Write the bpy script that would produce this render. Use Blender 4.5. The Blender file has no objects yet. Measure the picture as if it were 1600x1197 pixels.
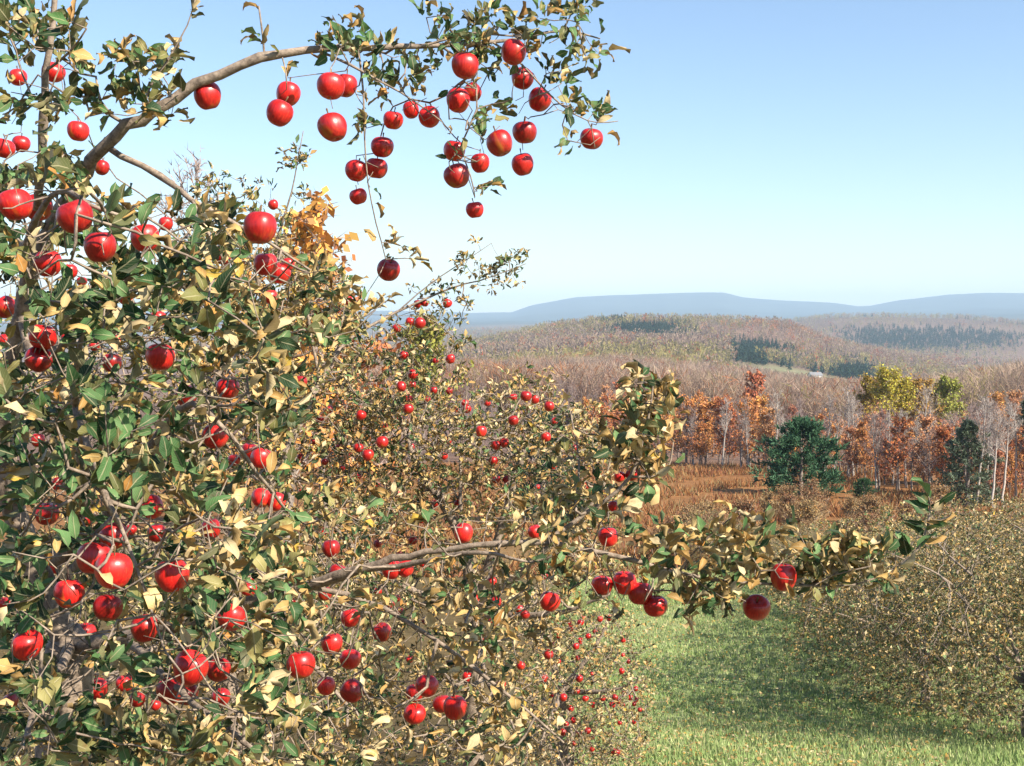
import bpy, math, random
import numpy as np
from mathutils import Vector, Matrix

random.seed(7)
rng = np.random.default_rng(7)
scene = bpy.context.scene
C = scene.collection

# ------------------------------------------------------------------ camera
EYE = np.array([0.0, 0.0, 1.7])
F = 1931.0
CX, CY, HOR = 800.0, 598.5, 500.0
PITCH = math.atan((CY - HOR) / F)
cam_d = bpy.data.cameras.new('camera')
cam_d.sensor_width = 36.0
cam_d.lens = 36.0 * F / 1600.0
cam_d.clip_start = 0.05
cam_d.clip_end = 90000
cam = bpy.data.objects.new('camera', cam_d)
C.objects.link(cam)
cam.location = EYE
cam.rotation_euler = (math.pi / 2 - PITCH, 0, 0)
scene.camera = cam

# ------------------------------------------------------------------ sky and sun
SUN_EL, SUN_AZ = math.radians(40), math.radians(128)     # azimuth from +Y towards +X
w = bpy.data.worlds.new('World')
scene.world = w
w.use_nodes = True
nt = w.node_tree
nt.nodes.clear()
sky = nt.nodes.new('ShaderNodeTexSky')
sky.sky_type = 'NISHITA'
sky.sun_disc = False
sky.sun_elevation = SUN_EL
sky.sun_rotation = SUN_AZ
sky.air_density = 1.0
sky.dust_density = 0.5
sky.ozone_density = 2.4
sky.altitude = 300
bg = nt.nodes.new('ShaderNodeBackground')
bg.inputs['Strength'].default_value = 0.096
wo = nt.nodes.new('ShaderNodeOutputWorld')
nt.links.new(sky.outputs[0], bg.inputs[0])
nt.links.new(bg.outputs[0], wo.inputs[0])

sun_d = bpy.data.lights.new('sun', 'SUN')
sun_d.energy = 5.0
sun_d.angle = math.radians(0.5)
sun_d.color = (1.0, 0.91, 0.76)
sun = bpy.data.objects.new('sun', sun_d)
C.objects.link(sun)
TO_SUN = Vector((math.sin(SUN_AZ) * math.cos(SUN_EL), math.cos(SUN_AZ) * math.cos(SUN_EL), math.sin(SUN_EL)))
sun.rotation_euler = TO_SUN.to_track_quat('Z', 'Y').to_euler()
sun.location = (30, -30, 60)

scene.view_settings.view_transform = 'Standard'
scene.view_settings.look = 'None'
scene.view_settings.gamma = 1.0
scene.view_settings.exposure = 1.05
scene.view_settings.use_curve_mapping = False
cy = scene.cycles
cy.use_denoising = True
cy.max_bounces = 6
cy.diffuse_bounces = 1
cy.transmission_bounces = 4
cy.glossy_bounces = 2
cy.volume_bounces = 1
cy.transparent_max_bounces = 4

# ------------------------------------------------------------------ helpers
def P(px, py, d):
    """world point seen at photo pixel (px, py), d metres ahead"""
    px, py, d = np.asarray(px, float), np.asarray(py, float), np.asarray(d, float)
    x, u = (px - CX) / F, -(py - CY) / F
    c, s = math.cos(PITCH), math.sin(PITCH)
    fy, fz = c + u * s, -s + u * c
    t = d / fy
    return np.stack([x * t, fy * t, fz * t + EYE[2]], -1)

def PX(p):
    """photo pixel and depth of world points"""
    q = np.asarray(p, float) - EYE
    c, s = math.cos(PITCH), math.sin(PITCH)
    fwd = q[..., 1] * c - q[..., 2] * s
    up = q[..., 1] * s + q[..., 2] * c
    fwd = np.where(np.abs(fwd) < 1e-6, 1e-6, fwd)
    return CX + F * q[..., 0] / fwd, CY - F * up / fwd, fwd

def unit(v):
    return v / np.maximum(np.linalg.norm(v, axis=-1, keepdims=True), 1e-9)

def mesh_np(name, verts, faces, tint=None, uv=None, smooth=False, mats=()):
    """mesh from arrays; faces (M,3) or (M,4), or a list of such; tint per vertex (N,3); uv per vertex (N,2)"""
    me = bpy.data.meshes.new(name)
    fl = faces if isinstance(faces, (list, tuple)) else [faces]
    fl = [np.asarray(f, np.int32) for f in fl if len(f)]
    loops = np.concatenate([f.ravel() for f in fl])
    tot = np.concatenate([np.full(len(f), f.shape[1], np.int32) for f in fl])
    start = np.concatenate([[0], np.cumsum(tot)[:-1]]).astype(np.int32)
    me.vertices.add(len(verts))
    me.vertices.foreach_set('co', np.asarray(verts, np.float32).ravel())
    me.loops.add(len(loops))
    me.loops.foreach_set('vertex_index', loops.astype(np.int32))
    me.polygons.add(len(tot))
    me.polygons.foreach_set('loop_start', start)
    me.polygons.foreach_set('loop_total', tot)
    if smooth:
        me.polygons.foreach_set('use_smooth', np.ones(len(tot), bool))
    if tint is not None:
        a = me.attributes.new('tint', 'FLOAT_COLOR', 'POINT')
        col = np.ones((len(verts), 4), np.float32)
        col[:, :3] = tint
        a.data.foreach_set('color', col.ravel())
    if uv is not None:
        u = me.uv_layers.new(name='UVMap')
        u.data.foreach_set('uv', np.asarray(uv, np.float32)[loops].ravel())
    for m in mats:
        me.materials.append(m)
    me.update()
    me.validate()
    return me

def obj(name, me, parent=None, loc=(0, 0, 0), rot=(0, 0, 0), scale=(1, 1, 1)):
    o = bpy.data.objects.new(name, me)
    C.objects.link(o)
    o.location, o.rotation_euler, o.scale = loc, rot, scale
    if parent is not None:
        o.parent = parent
    return o

def tag(o, label=None, cat=None, group=None, kind=None):
    if label: o['label'] = label
    if cat: o['category'] = cat
    if group: o['group'] = group
    if kind: o['kind'] = kind
    return o

def thing(name, label, cat, loc=(0, 0, 0), rz=0, group=None):
    return tag(obj(name, None, None, loc, (0, 0, rz)), label, cat, group)

class Geo:
    """collects vertex/face arrays with tints"""
    def __init__(s): s.v, s.q, s.t, s.c, s.n = [], [], [], [], 0
    def add(s, v, quads=None, tris=None, tint=(1, 1, 1)):
        v = np.asarray(v, float).reshape(-1, 3)
        if quads is not None and len(quads): s.q.append(np.asarray(quads) + s.n)
        if tris is not None and len(tris): s.t.append(np.asarray(tris) + s.n)
        s.c.append(np.broadcast_to(np.asarray(tint, float), v.shape))
        s.v.append(v); s.n += len(v)
    def mesh(s, name, mats, smooth=False, origin=(0, 0, 0)):
        fs = []
        if s.q: fs.append(np.concatenate(s.q))
        if s.t: fs.append(np.concatenate(s.t))
        return mesh_np(name, np.concatenate(s.v) - np.asarray(origin), fs, np.concatenate(s.c), None, smooth, mats)

def tube(pts, rad, sides=6, cap=True):
    pts, rad = np.asarray(pts, float), np.asarray(rad, float)
    n = len(pts)
    tan = unit(np.gradient(pts, axis=0))
    ref = np.array([0, 0, 1.0]) if abs(tan[0, 2]) < 0.9 else np.array([1.0, 0, 0])
    a = unit(np.cross(tan, ref))
    b = np.cross(tan, a)
    ang = np.arange(sides) * 2 * math.pi / sides
    ring = a[:, None] * np.cos(ang)[None, :, None] + b[:, None] * np.sin(ang)[None, :, None]
    v = (pts[:, None] + ring * rad[:, None, None]).reshape(-1, 3)
    i = np.arange(n - 1)[:, None] * sides
    k = np.arange(sides)[None]
    k2 = (k + 1) % sides
    q = np.stack([i + k, i + k2, i + sides + k2, i + sides + k], -1).reshape(-1, 4)
    t = []
    if cap:
        v = np.vstack([v, pts[-1:] + tan[-1:] * rad[-1]])
        l = (n - 1) * sides
        t = [[l + j, l + (j + 1) % sides, n * sides] for j in range(sides)]
    return v, q, t

def smooth_line(ctrl, step=0.05):
    """Catmull-Rom through control rows (x,y,z,r)"""
    c = np.asarray(ctrl, float)
    c = np.vstack([2 * c[0] - c[1], c, 2 * c[-1] - c[-2]])
    out = []
    for k in range(1, len(c) - 2):
        p0, p1, p2, p3 = c[k - 1], c[k], c[k + 1], c[k + 2]
        n = max(2, int(np.linalg.norm((p2 - p1)[:3]) / step))
        for t in np.arange(n) / n:
            out.append(0.5 * (2 * p1 + (p2 - p0) * t + (2 * p0 - 5 * p1 + 4 * p2 - p3) * t * t + (3 * p1 - p0 - 3 * p2 + p3) * t ** 3))
    out.append(c[-2])
    out = np.array(out)
    out[:, 3] = np.maximum(out[:, 3], 0.0012)
    return out

def in_poly(x, y, poly):
    poly = np.asarray(poly, float)
    ins = np.zeros(len(x), bool)
    j = len(poly) - 1
    for i in range(len(poly)):
        xi, yi, xj, yj = *poly[i], *poly[j]
        if yi != yj:
            ins ^= ((yi > y) != (yj > y)) & (x < (xj - xi) * (y - yi) / (yj - yi) + xi)
        j = i
    return ins

def poly_points(poly, n):
    poly = np.asarray(poly, float)
    lo, hi = poly.min(0), poly.max(0)
    res = np.zeros((0, 2))
    while len(res) < n:
        q = lo + rng.random((n * 3, 2)) * (hi - lo)
        res = np.vstack([res, q[in_poly(q[:, 0], q[:, 1], poly)]])
    return res[:n]

# ------------------------------------------------------------------ materials
def mat(name):
    m = bpy.data.materials.new(name)
    m.use_nodes = True
    t = m.node_tree
    t.nodes.clear()
    return m, t, (lambda ty: t.nodes.new(ty)), (lambda a, b: t.links.new(a, b))

def tint_mat(name, rough=0.8, trans=0.0, noise=0.0, nscale=8.0, spec=0.3, bump=0.0, object_random=0.0):
    m, t, N, L = mat(name)
    out, at = N('ShaderNodeOutputMaterial'), N('ShaderNodeAttribute')
    at.attribute_name = 'tint'
    col = at.outputs['Color']
    tc = N('ShaderNodeTexCoord')
    if noise:
        nz = N('ShaderNodeTexNoise'); nz.inputs['Scale'].default_value = nscale; nz.inputs['Detail'].default_value = 6
        L(tc.outputs['Object'], nz.inputs['Vector'])
        mr = N('ShaderNodeMapRange'); mr.inputs[1].default_value, mr.inputs[2].default_value = 0.25, 0.75
        mr.inputs[3].default_value, mr.inputs[4].default_value = 1 - noise, 1 + noise
        L(nz.outputs['Fac'], mr.inputs[0])
        mx = N('ShaderNodeVectorMath'); mx.operation = 'SCALE'
        L(col, mx.inputs[0]); L(mr.outputs[0], mx.inputs['Scale'])
        col = mx.outputs[0]
    if object_random:
        oi = N('ShaderNodeObjectInfo')
        hs = N('ShaderNodeHueSaturation')
        a = N('ShaderNodeMapRange'); a.inputs[3].default_value, a.inputs[4].default_value = 1 - object_random, 1 + object_random
        L(oi.outputs['Random'], a.inputs[0]); L(a.outputs[0], hs.inputs['Value'])
        h = N('ShaderNodeMath'); h.operation = 'MULTIPLY_ADD'; h.inputs[1].default_value = 0.03; h.inputs[2].default_value = 0.485
        L(oi.outputs['Random'], h.inputs[0]); L(h.outputs[0], hs.inputs['Hue'])
        L(col, hs.inputs['Color']); col = hs.outputs[0]
    bs = N('ShaderNodeBsdfPrincipled')
    bs.inputs['Roughness'].default_value = rough
    bs.inputs['Specular IOR Level'].default_value = spec
    L(col, bs.inputs['Base Color'])
    if bump and noise:
        bp = N('ShaderNodeBump'); bp.inputs['Strength'].default_value = bump; bp.inputs['Distance'].default_value = 0.01
        L(nz.outputs['Fac'], bp.inputs['Height']); L(bp.outputs[0], bs.inputs['Normal'])
    sh = bs.outputs[0]
    if trans:
        tr = N('ShaderNodeBsdfTranslucent'); L(col, tr.inputs['Color'])
        ms = N('ShaderNodeMixShader'); ms.inputs[0].default_value = trans
        L(sh, ms.inputs[1]); L(tr.outputs[0], ms.inputs[2]); sh = ms.outputs[0]
    L(sh, out.inputs['Surface'])
    return m

def leaf_material():
    m, t, N, L = mat('apple_leaf')
    out, at, uv = N('ShaderNodeOutputMaterial'), N('ShaderNodeAttribute'), N('ShaderNodeUVMap')
    at.attribute_name = 'tint'
    sx = N('ShaderNodeSeparateXYZ'); L(uv.outputs[0], sx.inputs[0])
    # pale midrib and side veins
    a = N('ShaderNodeMath'); a.operation = 'SUBTRACT'; a.inputs[1].default_value = 0.5; L(sx.outputs[0], a.inputs[0])
    b = N('ShaderNodeMath'); b.operation = 'ABSOLUTE'; L(a.outputs[0], b.inputs[0])
    rib = N('ShaderNodeMapRange'); rib.inputs[1].default_value, rib.inputs[2].default_value = 0.02, 0.07
    rib.inputs[3].default_value, rib.inputs[4].default_value = 1.0, 0.0; L(b.outputs[0], rib.inputs[0])
    v = N('ShaderNodeMath'); v.operation = 'MULTIPLY_ADD'; v.inputs[1].default_value = -0.55
    L(b.outputs[0], v.inputs[0]); L(sx.outputs[1], v.inputs[2])
    s = N('ShaderNodeMath'); s.operation = 'MULTIPLY'; s.inputs[1].default_value = 55; L(v.outputs[0], s.inputs[0])
    sn = N('ShaderNodeMath'); sn.operation = 'SINE'; L(s.outputs[0], sn.inputs[0])
    vr = N('ShaderNodeMapRange'); vr.inputs[1].default_value, vr.inputs[2].default_value = 0.75, 1.0
    vr.inputs[3].default_value, vr.inputs[4].default_value = 0.0, 0.3; L(sn.outputs[0], vr.inputs[0])
    mx = N('ShaderNodeMath'); mx.operation = 'MAXIMUM'; L(rib.outputs[0], mx.inputs[0]); L(vr.outputs[0], mx.inputs[1])
    # blotches and brown edges
    tc = N('ShaderNodeTexCoord')
    nz = N('ShaderNodeTexNoise'); nz.inputs['Scale'].default_value = 34; nz.inputs['Detail'].default_value = 5; L(tc.outputs['Object'], nz.inputs['Vector'])
    rm = N('ShaderNodeMapRange'); rm.inputs[1].default_value, rm.inputs[2].default_value = 0.56, 0.72
    rm.inputs[4].default_value = 0.75; L(nz.outputs['Fac'], rm.inputs[0])
    br = N('ShaderNodeMixRGB'); br.inputs[2].default_value = (0.16, 0.085, 0.03, 1)
    L(rm.outputs[0], br.inputs[0]); L(at.outputs['Color'], br.inputs[1])
    li = N('ShaderNodeMixRGB'); li.inputs[2].default_value = (0.52, 0.46, 0.28, 1)
    k = N('ShaderNodeMath'); k.operation = 'MULTIPLY'; k.inputs[1].default_value = 0.45
    L(mx.outputs[0], k.inputs[0]); L(k.outputs[0], li.inputs[0]); L(br.outputs[0], li.inputs[1])
    # paler, greyer underside
    ge = N('ShaderNodeNewGeometry')
    un = N('ShaderNodeMixRGB'); un.inputs[2].default_value = (0.36, 0.34, 0.24, 1)
    kb = N('ShaderNodeMath'); kb.operation = 'MULTIPLY'; kb.inputs[1].default_value = 0.28
    L(ge.outputs['Backfacing'], kb.inputs[0]); L(kb.outputs[0], un.inputs[0]); L(li.outputs[0], un.inputs[1])
    bs = N('ShaderNodeBsdfPrincipled'); bs.inputs['Roughness'].default_value = 0.5; bs.inputs['Specular IOR Level'].default_value = 0.15
    L(un.outputs[0], bs.inputs['Base Color'])
    bp = N('ShaderNodeBump'); bp.inputs['Strength'].default_value = 0.5; bp.inputs['Distance'].default_value = 0.002
    ad = N('ShaderNodeMath'); ad.operation = 'ADD'; L(mx.outputs[0], ad.inputs[0]); L(nz.outputs['Fac'], ad.inputs[1])
    L(ad.outputs[0], bp.inputs['Height']); L(bp.outputs[0], bs.inputs['Normal'])
    tr = N('ShaderNodeBsdfTranslucent'); L(li.outputs[0], tr.inputs['Color'])
    ms = N('ShaderNodeMixShader'); ms.inputs[0].default_value = 0.18
    L(bs.outputs[0], ms.inputs[1]); L(tr.outputs[0], ms.inputs[2]); L(ms.outputs[0], out.inputs['Surface'])
    return m

def bark_material(name, c1, c2, scale):
    m, t, N, L = mat(name)
    out, tc = N('ShaderNodeOutputMaterial'), N('ShaderNodeTexCoord')
    nz = N('ShaderNodeTexNoise'); nz.inputs['Scale'].default_value = scale; nz.inputs['Detail'].default_value = 8; nz.inputs['Roughness'].default_value = 0.7
    L(tc.outputs['Object'], nz.inputs['Vector'])
    cr = N('ShaderNodeValToRGB'); cr.color_ramp.elements[0].position, cr.color_ramp.elements[1].position = 0.35, 0.68
    cr.color_ramp.elements[0].color, cr.color_ramp.elements[1].color = (*c1, 1), (*c2, 1)
    L(nz.outputs['Fac'], cr.inputs[0])
    bs = N('ShaderNodeBsdfPrincipled'); bs.inputs['Roughness'].default_value = 0.75
    L(cr.outputs[0], bs.inputs['Base Color'])
    bp = N('ShaderNodeBump'); bp.inputs['Strength'].default_value = 0.7; bp.inputs['Distance'].default_value = 0.006
    L(nz.outputs['Fac'], bp.inputs['Height']); L(bp.outputs[0], bs.inputs['Normal'])
    L(bs.outputs[0], out.inputs['Surface'])
    return m

def apple_material():
    m, t, N, L = mat('apple_skin')
    out, tc, oi = N('ShaderNodeOutputMaterial'), N('ShaderNodeTexCoord'), N('ShaderNodeObjectInfo')
    mp = N('ShaderNodeMapping'); mp.inputs['Scale'].default_value = (1, 1, 0.16)
    L(tc.outputs['Object'], mp.inputs['Vector'])
    ad = N('ShaderNodeVectorMath'); L(mp.outputs[0], ad.inputs[0])
    cb = N('ShaderNodeCombineXYZ'); k = N('ShaderNodeMath'); k.operation = 'MULTIPLY'; k.inputs[1].default_value = 40
    L(oi.outputs['Random'], k.inputs[0]); L(k.outputs[0], cb.inputs[0]); L(k.outputs[0], cb.inputs[1]); L(cb.outputs[0], ad.inputs[1])
    st = N('ShaderNodeTexNoise'); st.inputs['Scale'].default_value = 8.0; st.inputs['Detail'].default_value = 5; L(ad.outputs[0], st.inputs['Vector'])
    cr = N('ShaderNodeValToRGB')
    e = cr.color_ramp.elements
    e[0].position, e[0].color = 0.28, (0.36, 0.006, 0.008, 1)
    e[1].position, e[1].color = 0.60, (0.62, 0.016, 0.012, 1)
    e2 = e.new(0.80); e2.color = (0.66, 0.08, 0.03, 1)
    L(st.outputs['Fac'], cr.inputs[0])
    # greenish yellow flush, strongest round the calyx and on one cheek
    sx = N('ShaderNodeSeparateXYZ'); L(tc.outputs['Object'], sx.inputs[0])
    b1 = N('ShaderNodeTexNoise'); b1.inputs['Scale'].default_value = 1.1; b1.inputs['Detail'].default_value = 2; L(ad.outputs[0], b1.inputs['Vector'])
    zz = N('ShaderNodeMath'); zz.operation = 'MULTIPLY_ADD'; zz.inputs[1].default_value = -0.09; L(sx.outputs[2], zz.inputs[0]); L(b1.outputs['Fac'], zz.inputs[2])
    fr = N('ShaderNodeMapRange'); fr.inputs[1].default_value, fr.inputs[2].default_value = 0.63, 0.86; fr.inputs[4].default_value = 0.6; L(zz.outputs[0], fr.inputs[0])
    mx = N('ShaderNodeMixRGB'); mx.inputs[2].default_value = (0.55, 0.30, 0.03, 1); L(fr.outputs[0], mx.inputs[0]); L(cr.outputs[0], mx.inputs[1])
    # pale lenticels
    vo = N('ShaderNodeTexVoronoi'); vo.inputs['Scale'].default_value = 9; L(tc.outputs['Object'], vo.inputs['Vector'])
    vr = N('ShaderNodeMapRange'); vr.inputs[1].default_value, vr.inputs[2].default_value = 0.05, 0.09; vr.inputs[3].default_value, vr.inputs[4].default_value = 0.5, 0.0
    L(vo.outputs['Distance'], vr.inputs[0])
    m2 = N('ShaderNodeMixRGB'); m2.inputs[2].default_value = (0.7, 0.35, 0.2, 1); L(vr.outputs[0], m2.inputs[0]); L(mx.outputs[0], m2.inputs[1])
    hs = N('ShaderNodeHueSaturation'); a = N('ShaderNodeMapRange'); a.inputs[3].default_value, a.inputs[4].default_value = 0.55, 1.2
    L(oi.outputs['Random'], a.inputs[0]); L(a.outputs[0], hs.inputs['Value']); L(m2.outputs[0], hs.inputs['Color'])
    bs = N('ShaderNodeBsdfPrincipled'); bs.inputs['Roughness'].default_value = 0.4; bs.inputs['Specular IOR Level'].default_value = 0.5
    bs.inputs['Coat Weight'].default_value = 0.35; bs.inputs['Coat Roughness'].default_value = 0.24
    L(hs.outputs[0], bs.inputs['Base Color'])
    bp = N('ShaderNodeBump'); bp.inputs['Strength'].default_value = 0.08; bp.inputs['Distance'].default_value = 0.05
    L(b1.outputs['Fac'], bp.inputs['Height']); L(bp.outputs[0], bs.inputs['Normal'])
    L(bs.outputs[0], out.inputs['Surface'])
    return m

def ground_material():
    m, t, N, L = mat('ground_cover')
    out, at, ge = N('ShaderNodeOutputMaterial'), N('ShaderNodeAttribute'), N('ShaderNodeNewGeometry')
    at.attribute_name = 'tint'
    cols = []
    col = at.outputs['Color']
    for sc, am, dt in ((0.004, 0.3, 6), (0.35, 0.22, 4), (3.0, 0.3, 8), (30.0, 0.3, 5)):
        nz = N('ShaderNodeTexNoise'); nz.inputs['Scale'].default_value = sc; nz.inputs['Detail'].default_value = dt
        L(ge.outputs['Position'], nz.inputs['Vector'])
        mr = N('ShaderNodeMapRange'); mr.inputs[1].default_value, mr.inputs[2].default_value = 0.3, 0.7
        mr.inputs[3].default_value, mr.inputs[4].default_value = 1 - am, 1 + am
        L(nz.outputs['Fac'], mr.inputs[0])
        mx = N('ShaderNodeVectorMath'); mx.operation = 'SCALE'
        L(col, mx.inputs[0]); L(mr.outputs[0], mx.inputs['Scale']); col = mx.outputs[0]
    bs = N('ShaderNodeBsdfPrincipled'); bs.inputs['Roughness'].default_value = 0.95; bs.inputs['Specular IOR Level'].default_value = 0.1
    L(col, bs.inputs['Base Color'])
    bp = N('ShaderNodeBump'); bp.inputs['Strength'].default_value = 0.6; bp.inputs['Distance'].default_value = 0.05
    L(nz.outputs['Fac'], bp.inputs['Height']); L(bp.outputs[0], bs.inputs['Normal'])
    L(bs.outputs[0], out.inputs['Surface'])
    return m

M_LEAF = leaf_material()
M_BARK = bark_material('apple_bark', (0.11, 0.08, 0.06), (0.40, 0.31, 0.235), 45)
M_WBARK = bark_material('woodland_bark', (0.12, 0.09, 0.075), (0.36, 0.30, 0.26), 3)
M_PBARK = bark_material('pale_bark', (0.28, 0.24, 0.21), (0.55, 0.5, 0.45), 3)
M_APPLE = apple_material()
M_GROUND = ground_material()
M_FOL = tint_mat('distant_foliage', 0.8, 0.15, object_random=0.18)
M_PINE = tint_mat('pine_needles', 0.7, 0.22, object_random=0.1)
M_FAR = tint_mat('far_forest_cover', 0.9, 0.4, spec=0.1)
M_GRASS = tint_mat('grass_blades', 0.7, 0.25)
M_PAINT = tint_mat('house_paint', 0.6, noise=0.08, nscale=3)
M_STEM = tint_mat('apple_stem', 0.7, noise=0.2, nscale=60)

# ------------------------------------------------------------------ terrain
NEAR_Y = [-400, -60, -30, 0, 10, 22, 36, 50, 75, 100, 125, 160]
NEAR_Z = [9, 8, 5.5, -1.7, -4.2, -7.2, -8.5, -9.8, -11.6, -13.1, -14.6, -17.0]
COLS = [0, 600, 740, 850, 960, 1100, 1230, 1300, 1400, 1500, 1600]
RING = {
    160:  [705] * 11,
    250:  [672, 670, 668, 668, 670, 676, 686, 690, 688, 676, 664],
    400:  [640, 638, 634, 634, 638, 646, 656, 662, 660, 645, 628],
    700:  [612, 606, 598, 592, 590, 600, 616, 626, 626, 620, 610],
    1100: [590, 580, 566, 552, 540, 548, 568, 582, 596, 606, 612],
    1600: [566, 556, 541, 518, 504, 507, 513, 540, 561, 577, 589],
    2200: [575, 560, 550, 535, 522, 522, 530, 545, 552, 562, 570],
    3200: [540, 535, 525, 518, 515, 512, 505, 497, 494, 497, 507],
    4500: [520, 518, 516, 514, 513, 512, 512, 510, 508, 508, 512],
    7000: [508, 506, 504, 503, 502, 500, 498, 497, 495, 493, 492],
}
MX = [0, 560, 700, 735, 800, 830, 900, 960, 1010, 1130, 1160, 1220, 1300, 1340, 1360, 1400, 1480, 1540, 1600, 1750]
MY = [488, 486, 487, 490, 489, 478, 465, 460, 458, 457, 464, 469, 475, 481, 480, 472, 463, 461, 462, 466]

def wob(x, y, s, k):
    return (np.sin(x / s + k) * np.cos(y / s * 1.13 + 2 * k) + 0.5 * np.sin(x / s * 2.3 - y / s * 1.7 + k) + 0.3 * np.cos(x / s * 4.1 + y / s * 3.7 + 3 * k)) / 1.8

RD = np.array(sorted(RING) + [8600, 10500, 12500], float)
def ground_z(x, y):
    x, y = np.asarray(x, float), np.asarray(y, float)
    r = np.hypot(x, y)
    near = np.interp(y, NEAR_Y, NEAR_Z) + 0.25 * wob(x, y, 9, 1.0) * np.clip(r / 15, 0, 1)
    u = np.where(y > 0.2 * np.abs(x), x / np.maximum(y, 1e-3), np.sign(x) * 5)
    px = CX + F * np.clip(u, -5, 5)
    rows = [np.interp(px, COLS, RING[int(d)]) for d in sorted(RING)]
    mt = np.interp(px, MX, MY)
    rows += [(mt + 499) / 2 + 4, mt, np.full_like(mt, 492)]
    rows = np.array(rows)
    lr = np.log(np.clip(r, RD[0], RD[-1]))
    ld = np.log(RD)
    i = np.clip(np.searchsorted(ld, lr) - 1, 0, len(RD) - 2)
    t = (lr - ld[i]) / (ld[i + 1] - ld[i])
    t = t * t * (3 - 2 * t)
    fl = np.arange(rows[0].size)
    rf = rows.reshape(len(RD), -1)
    ii, tt = i.ravel(), t.ravel()
    py = (rf[ii, fl] * (1 - tt) + rf[np.minimum(ii + 1, len(RD) - 1), fl] * tt).reshape(r.shape)
    far = -(py - HOR) / F * np.clip(r, 160, RD[-1]) + wob(x, y, r * 0.05 + 20, 2.0) * r * 0.0012
    front = np.clip((y / np.maximum(r, 1e-3) - 0.15) / 0.4, 0, 1)
    far = far * front + (1 - front) * near
    b = np.clip((r - 110) / 70, 0, 1)
    b = b * b * (3 - 2 * b)
    return near * (1 - b) + far * b + EYE[2]

def lerp(a, b, t):
    t = np.asarray(t)[..., None]
    return np.asarray(a) * (1 - t) + np.asarray(b) * t

def ss(x, a, b):
    t = np.clip((x - a) / (b - a), 0, 1)
    return t * t * (3 - 2 * t)

def cover(x, y):
    """the ground's own colour by what grows on it"""
    r = np.hypot(x, y)
    grass = lerp((0.22, 0.28, 0.11), (0.34, 0.36, 0.18), 0.5 + 0.5 * wob(x, y, 1.7, 4))
    straw = np.array((0.24, 0.20, 0.10))
    rust = lerp((0.22, 0.10, 0.04), (0.30, 0.15, 0.06), 0.5 + 0.5 * wob(x, y, 7, 5))
    litter = lerp((0.15, 0.09, 0.06), (0.20, 0.13, 0.10), 0.5 + 0.5 * wob(x, y, 60, 6))
    far = lerp((0.09, 0.08, 0.055), (0.15, 0.11, 0.08), 0.5 + 0.5 * wob(x, y, 500, 7))
    e = wob(x, y, 6, 8)
    e_ = wob(x, y, 1.6, 5)
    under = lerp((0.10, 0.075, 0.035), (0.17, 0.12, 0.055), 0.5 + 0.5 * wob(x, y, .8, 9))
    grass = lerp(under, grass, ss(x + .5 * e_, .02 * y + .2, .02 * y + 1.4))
    c = lerp(grass, straw, ss(y + 3 * e, 40, 52) * 0.8)
    c = lerp(c, rust, ss(y + 4 * e, 48, 60))
    c = lerp(c, litter, ss(r + 6 * e, 125, 150))
    c = lerp(c, far, ss(r, 2000, 4000))
    c = lerp(c, (0.045, 0.06, 0.05), ss(r, 5000, 6500))
    meadow = np.exp(-((x - 0.245 * y) / 60) ** 2 - ((y - 900) / 110) ** 2)
    c = lerp(c, (0.22, 0.22, 0.12), np.clip(meadow * 1.5, 0, 1))
    return c

az = np.concatenate([np.radians(np.linspace(-180, -42, 40, endpoint=False)), np.radians(np.linspace(-42, 42, 420, endpoint=False)), np.radians(np.linspace(42, 180, 40, endpoint=False))])
rr = np.exp(np.linspace(math.log(0.6), math.log(12500), 270))
A, R = np.meshgrid(az, rr)
X, Y = (R * np.sin(A)).ravel(), (R * np.cos(A)).ravel()
V = np.stack([X, Y, ground_z(X, Y)], -1)
na, nr = len(az), len(rr)
i = np.arange(nr - 1)[:, None] * na
k = np.arange(na)[None]
k2 = (k + 1) % na
q = np.stack([i + k, i + k2, i + na + k2, i + na + k], -1).reshape(-1, 4)
V = np.vstack([V, [[0, 0, float(ground_z(0.0, 0.0))]]])
tri = np.stack([np.arange(na), np.full(na, len(V) - 1), (np.arange(na) + 1) % na], -1)
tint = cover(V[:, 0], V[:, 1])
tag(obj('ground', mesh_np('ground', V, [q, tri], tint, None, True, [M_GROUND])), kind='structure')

# ------------------------------------------------------------------ haze
def haze_box(z0, z1):
    m, t, N, L = mat('haze_air')
    out, pv = N('ShaderNodeOutputMaterial'), N('ShaderNodeVolumePrincipled')
    pv.inputs['Color'].default_value = (0.58, 0.785, 1.0, 1)
    pv.inputs['Density'].default_value = 1.15e-4
    pv.inputs['Anisotropy'].default_value = 0.0
    L(pv.outputs[0], out.inputs['Volume'])
    x0, x1, y0, y1 = -12800, 12800, -12800, 12800
    v = [(x0, y0, z0), (x1, y0, z0), (x1, y1, z0), (x0, y1, z0), (x0, y0, z1), (x1, y0, z1), (x1, y1, z1), (x0, y1, z1)]
    f = [(0, 3, 2, 1), (4, 5, 6, 7), (0, 1, 5, 4), (1, 2, 6, 5), (2, 3, 7, 6), (3, 0, 4, 7)]
    tag(obj('haze', mesh_np('haze', np.array(v, float), np.array(f), None, None, False, [m])), kind='stuff')
haze_box(float(V[:, 2].min()) - 1.0, float(V[:, 2].max()) + 25.0)

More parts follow.
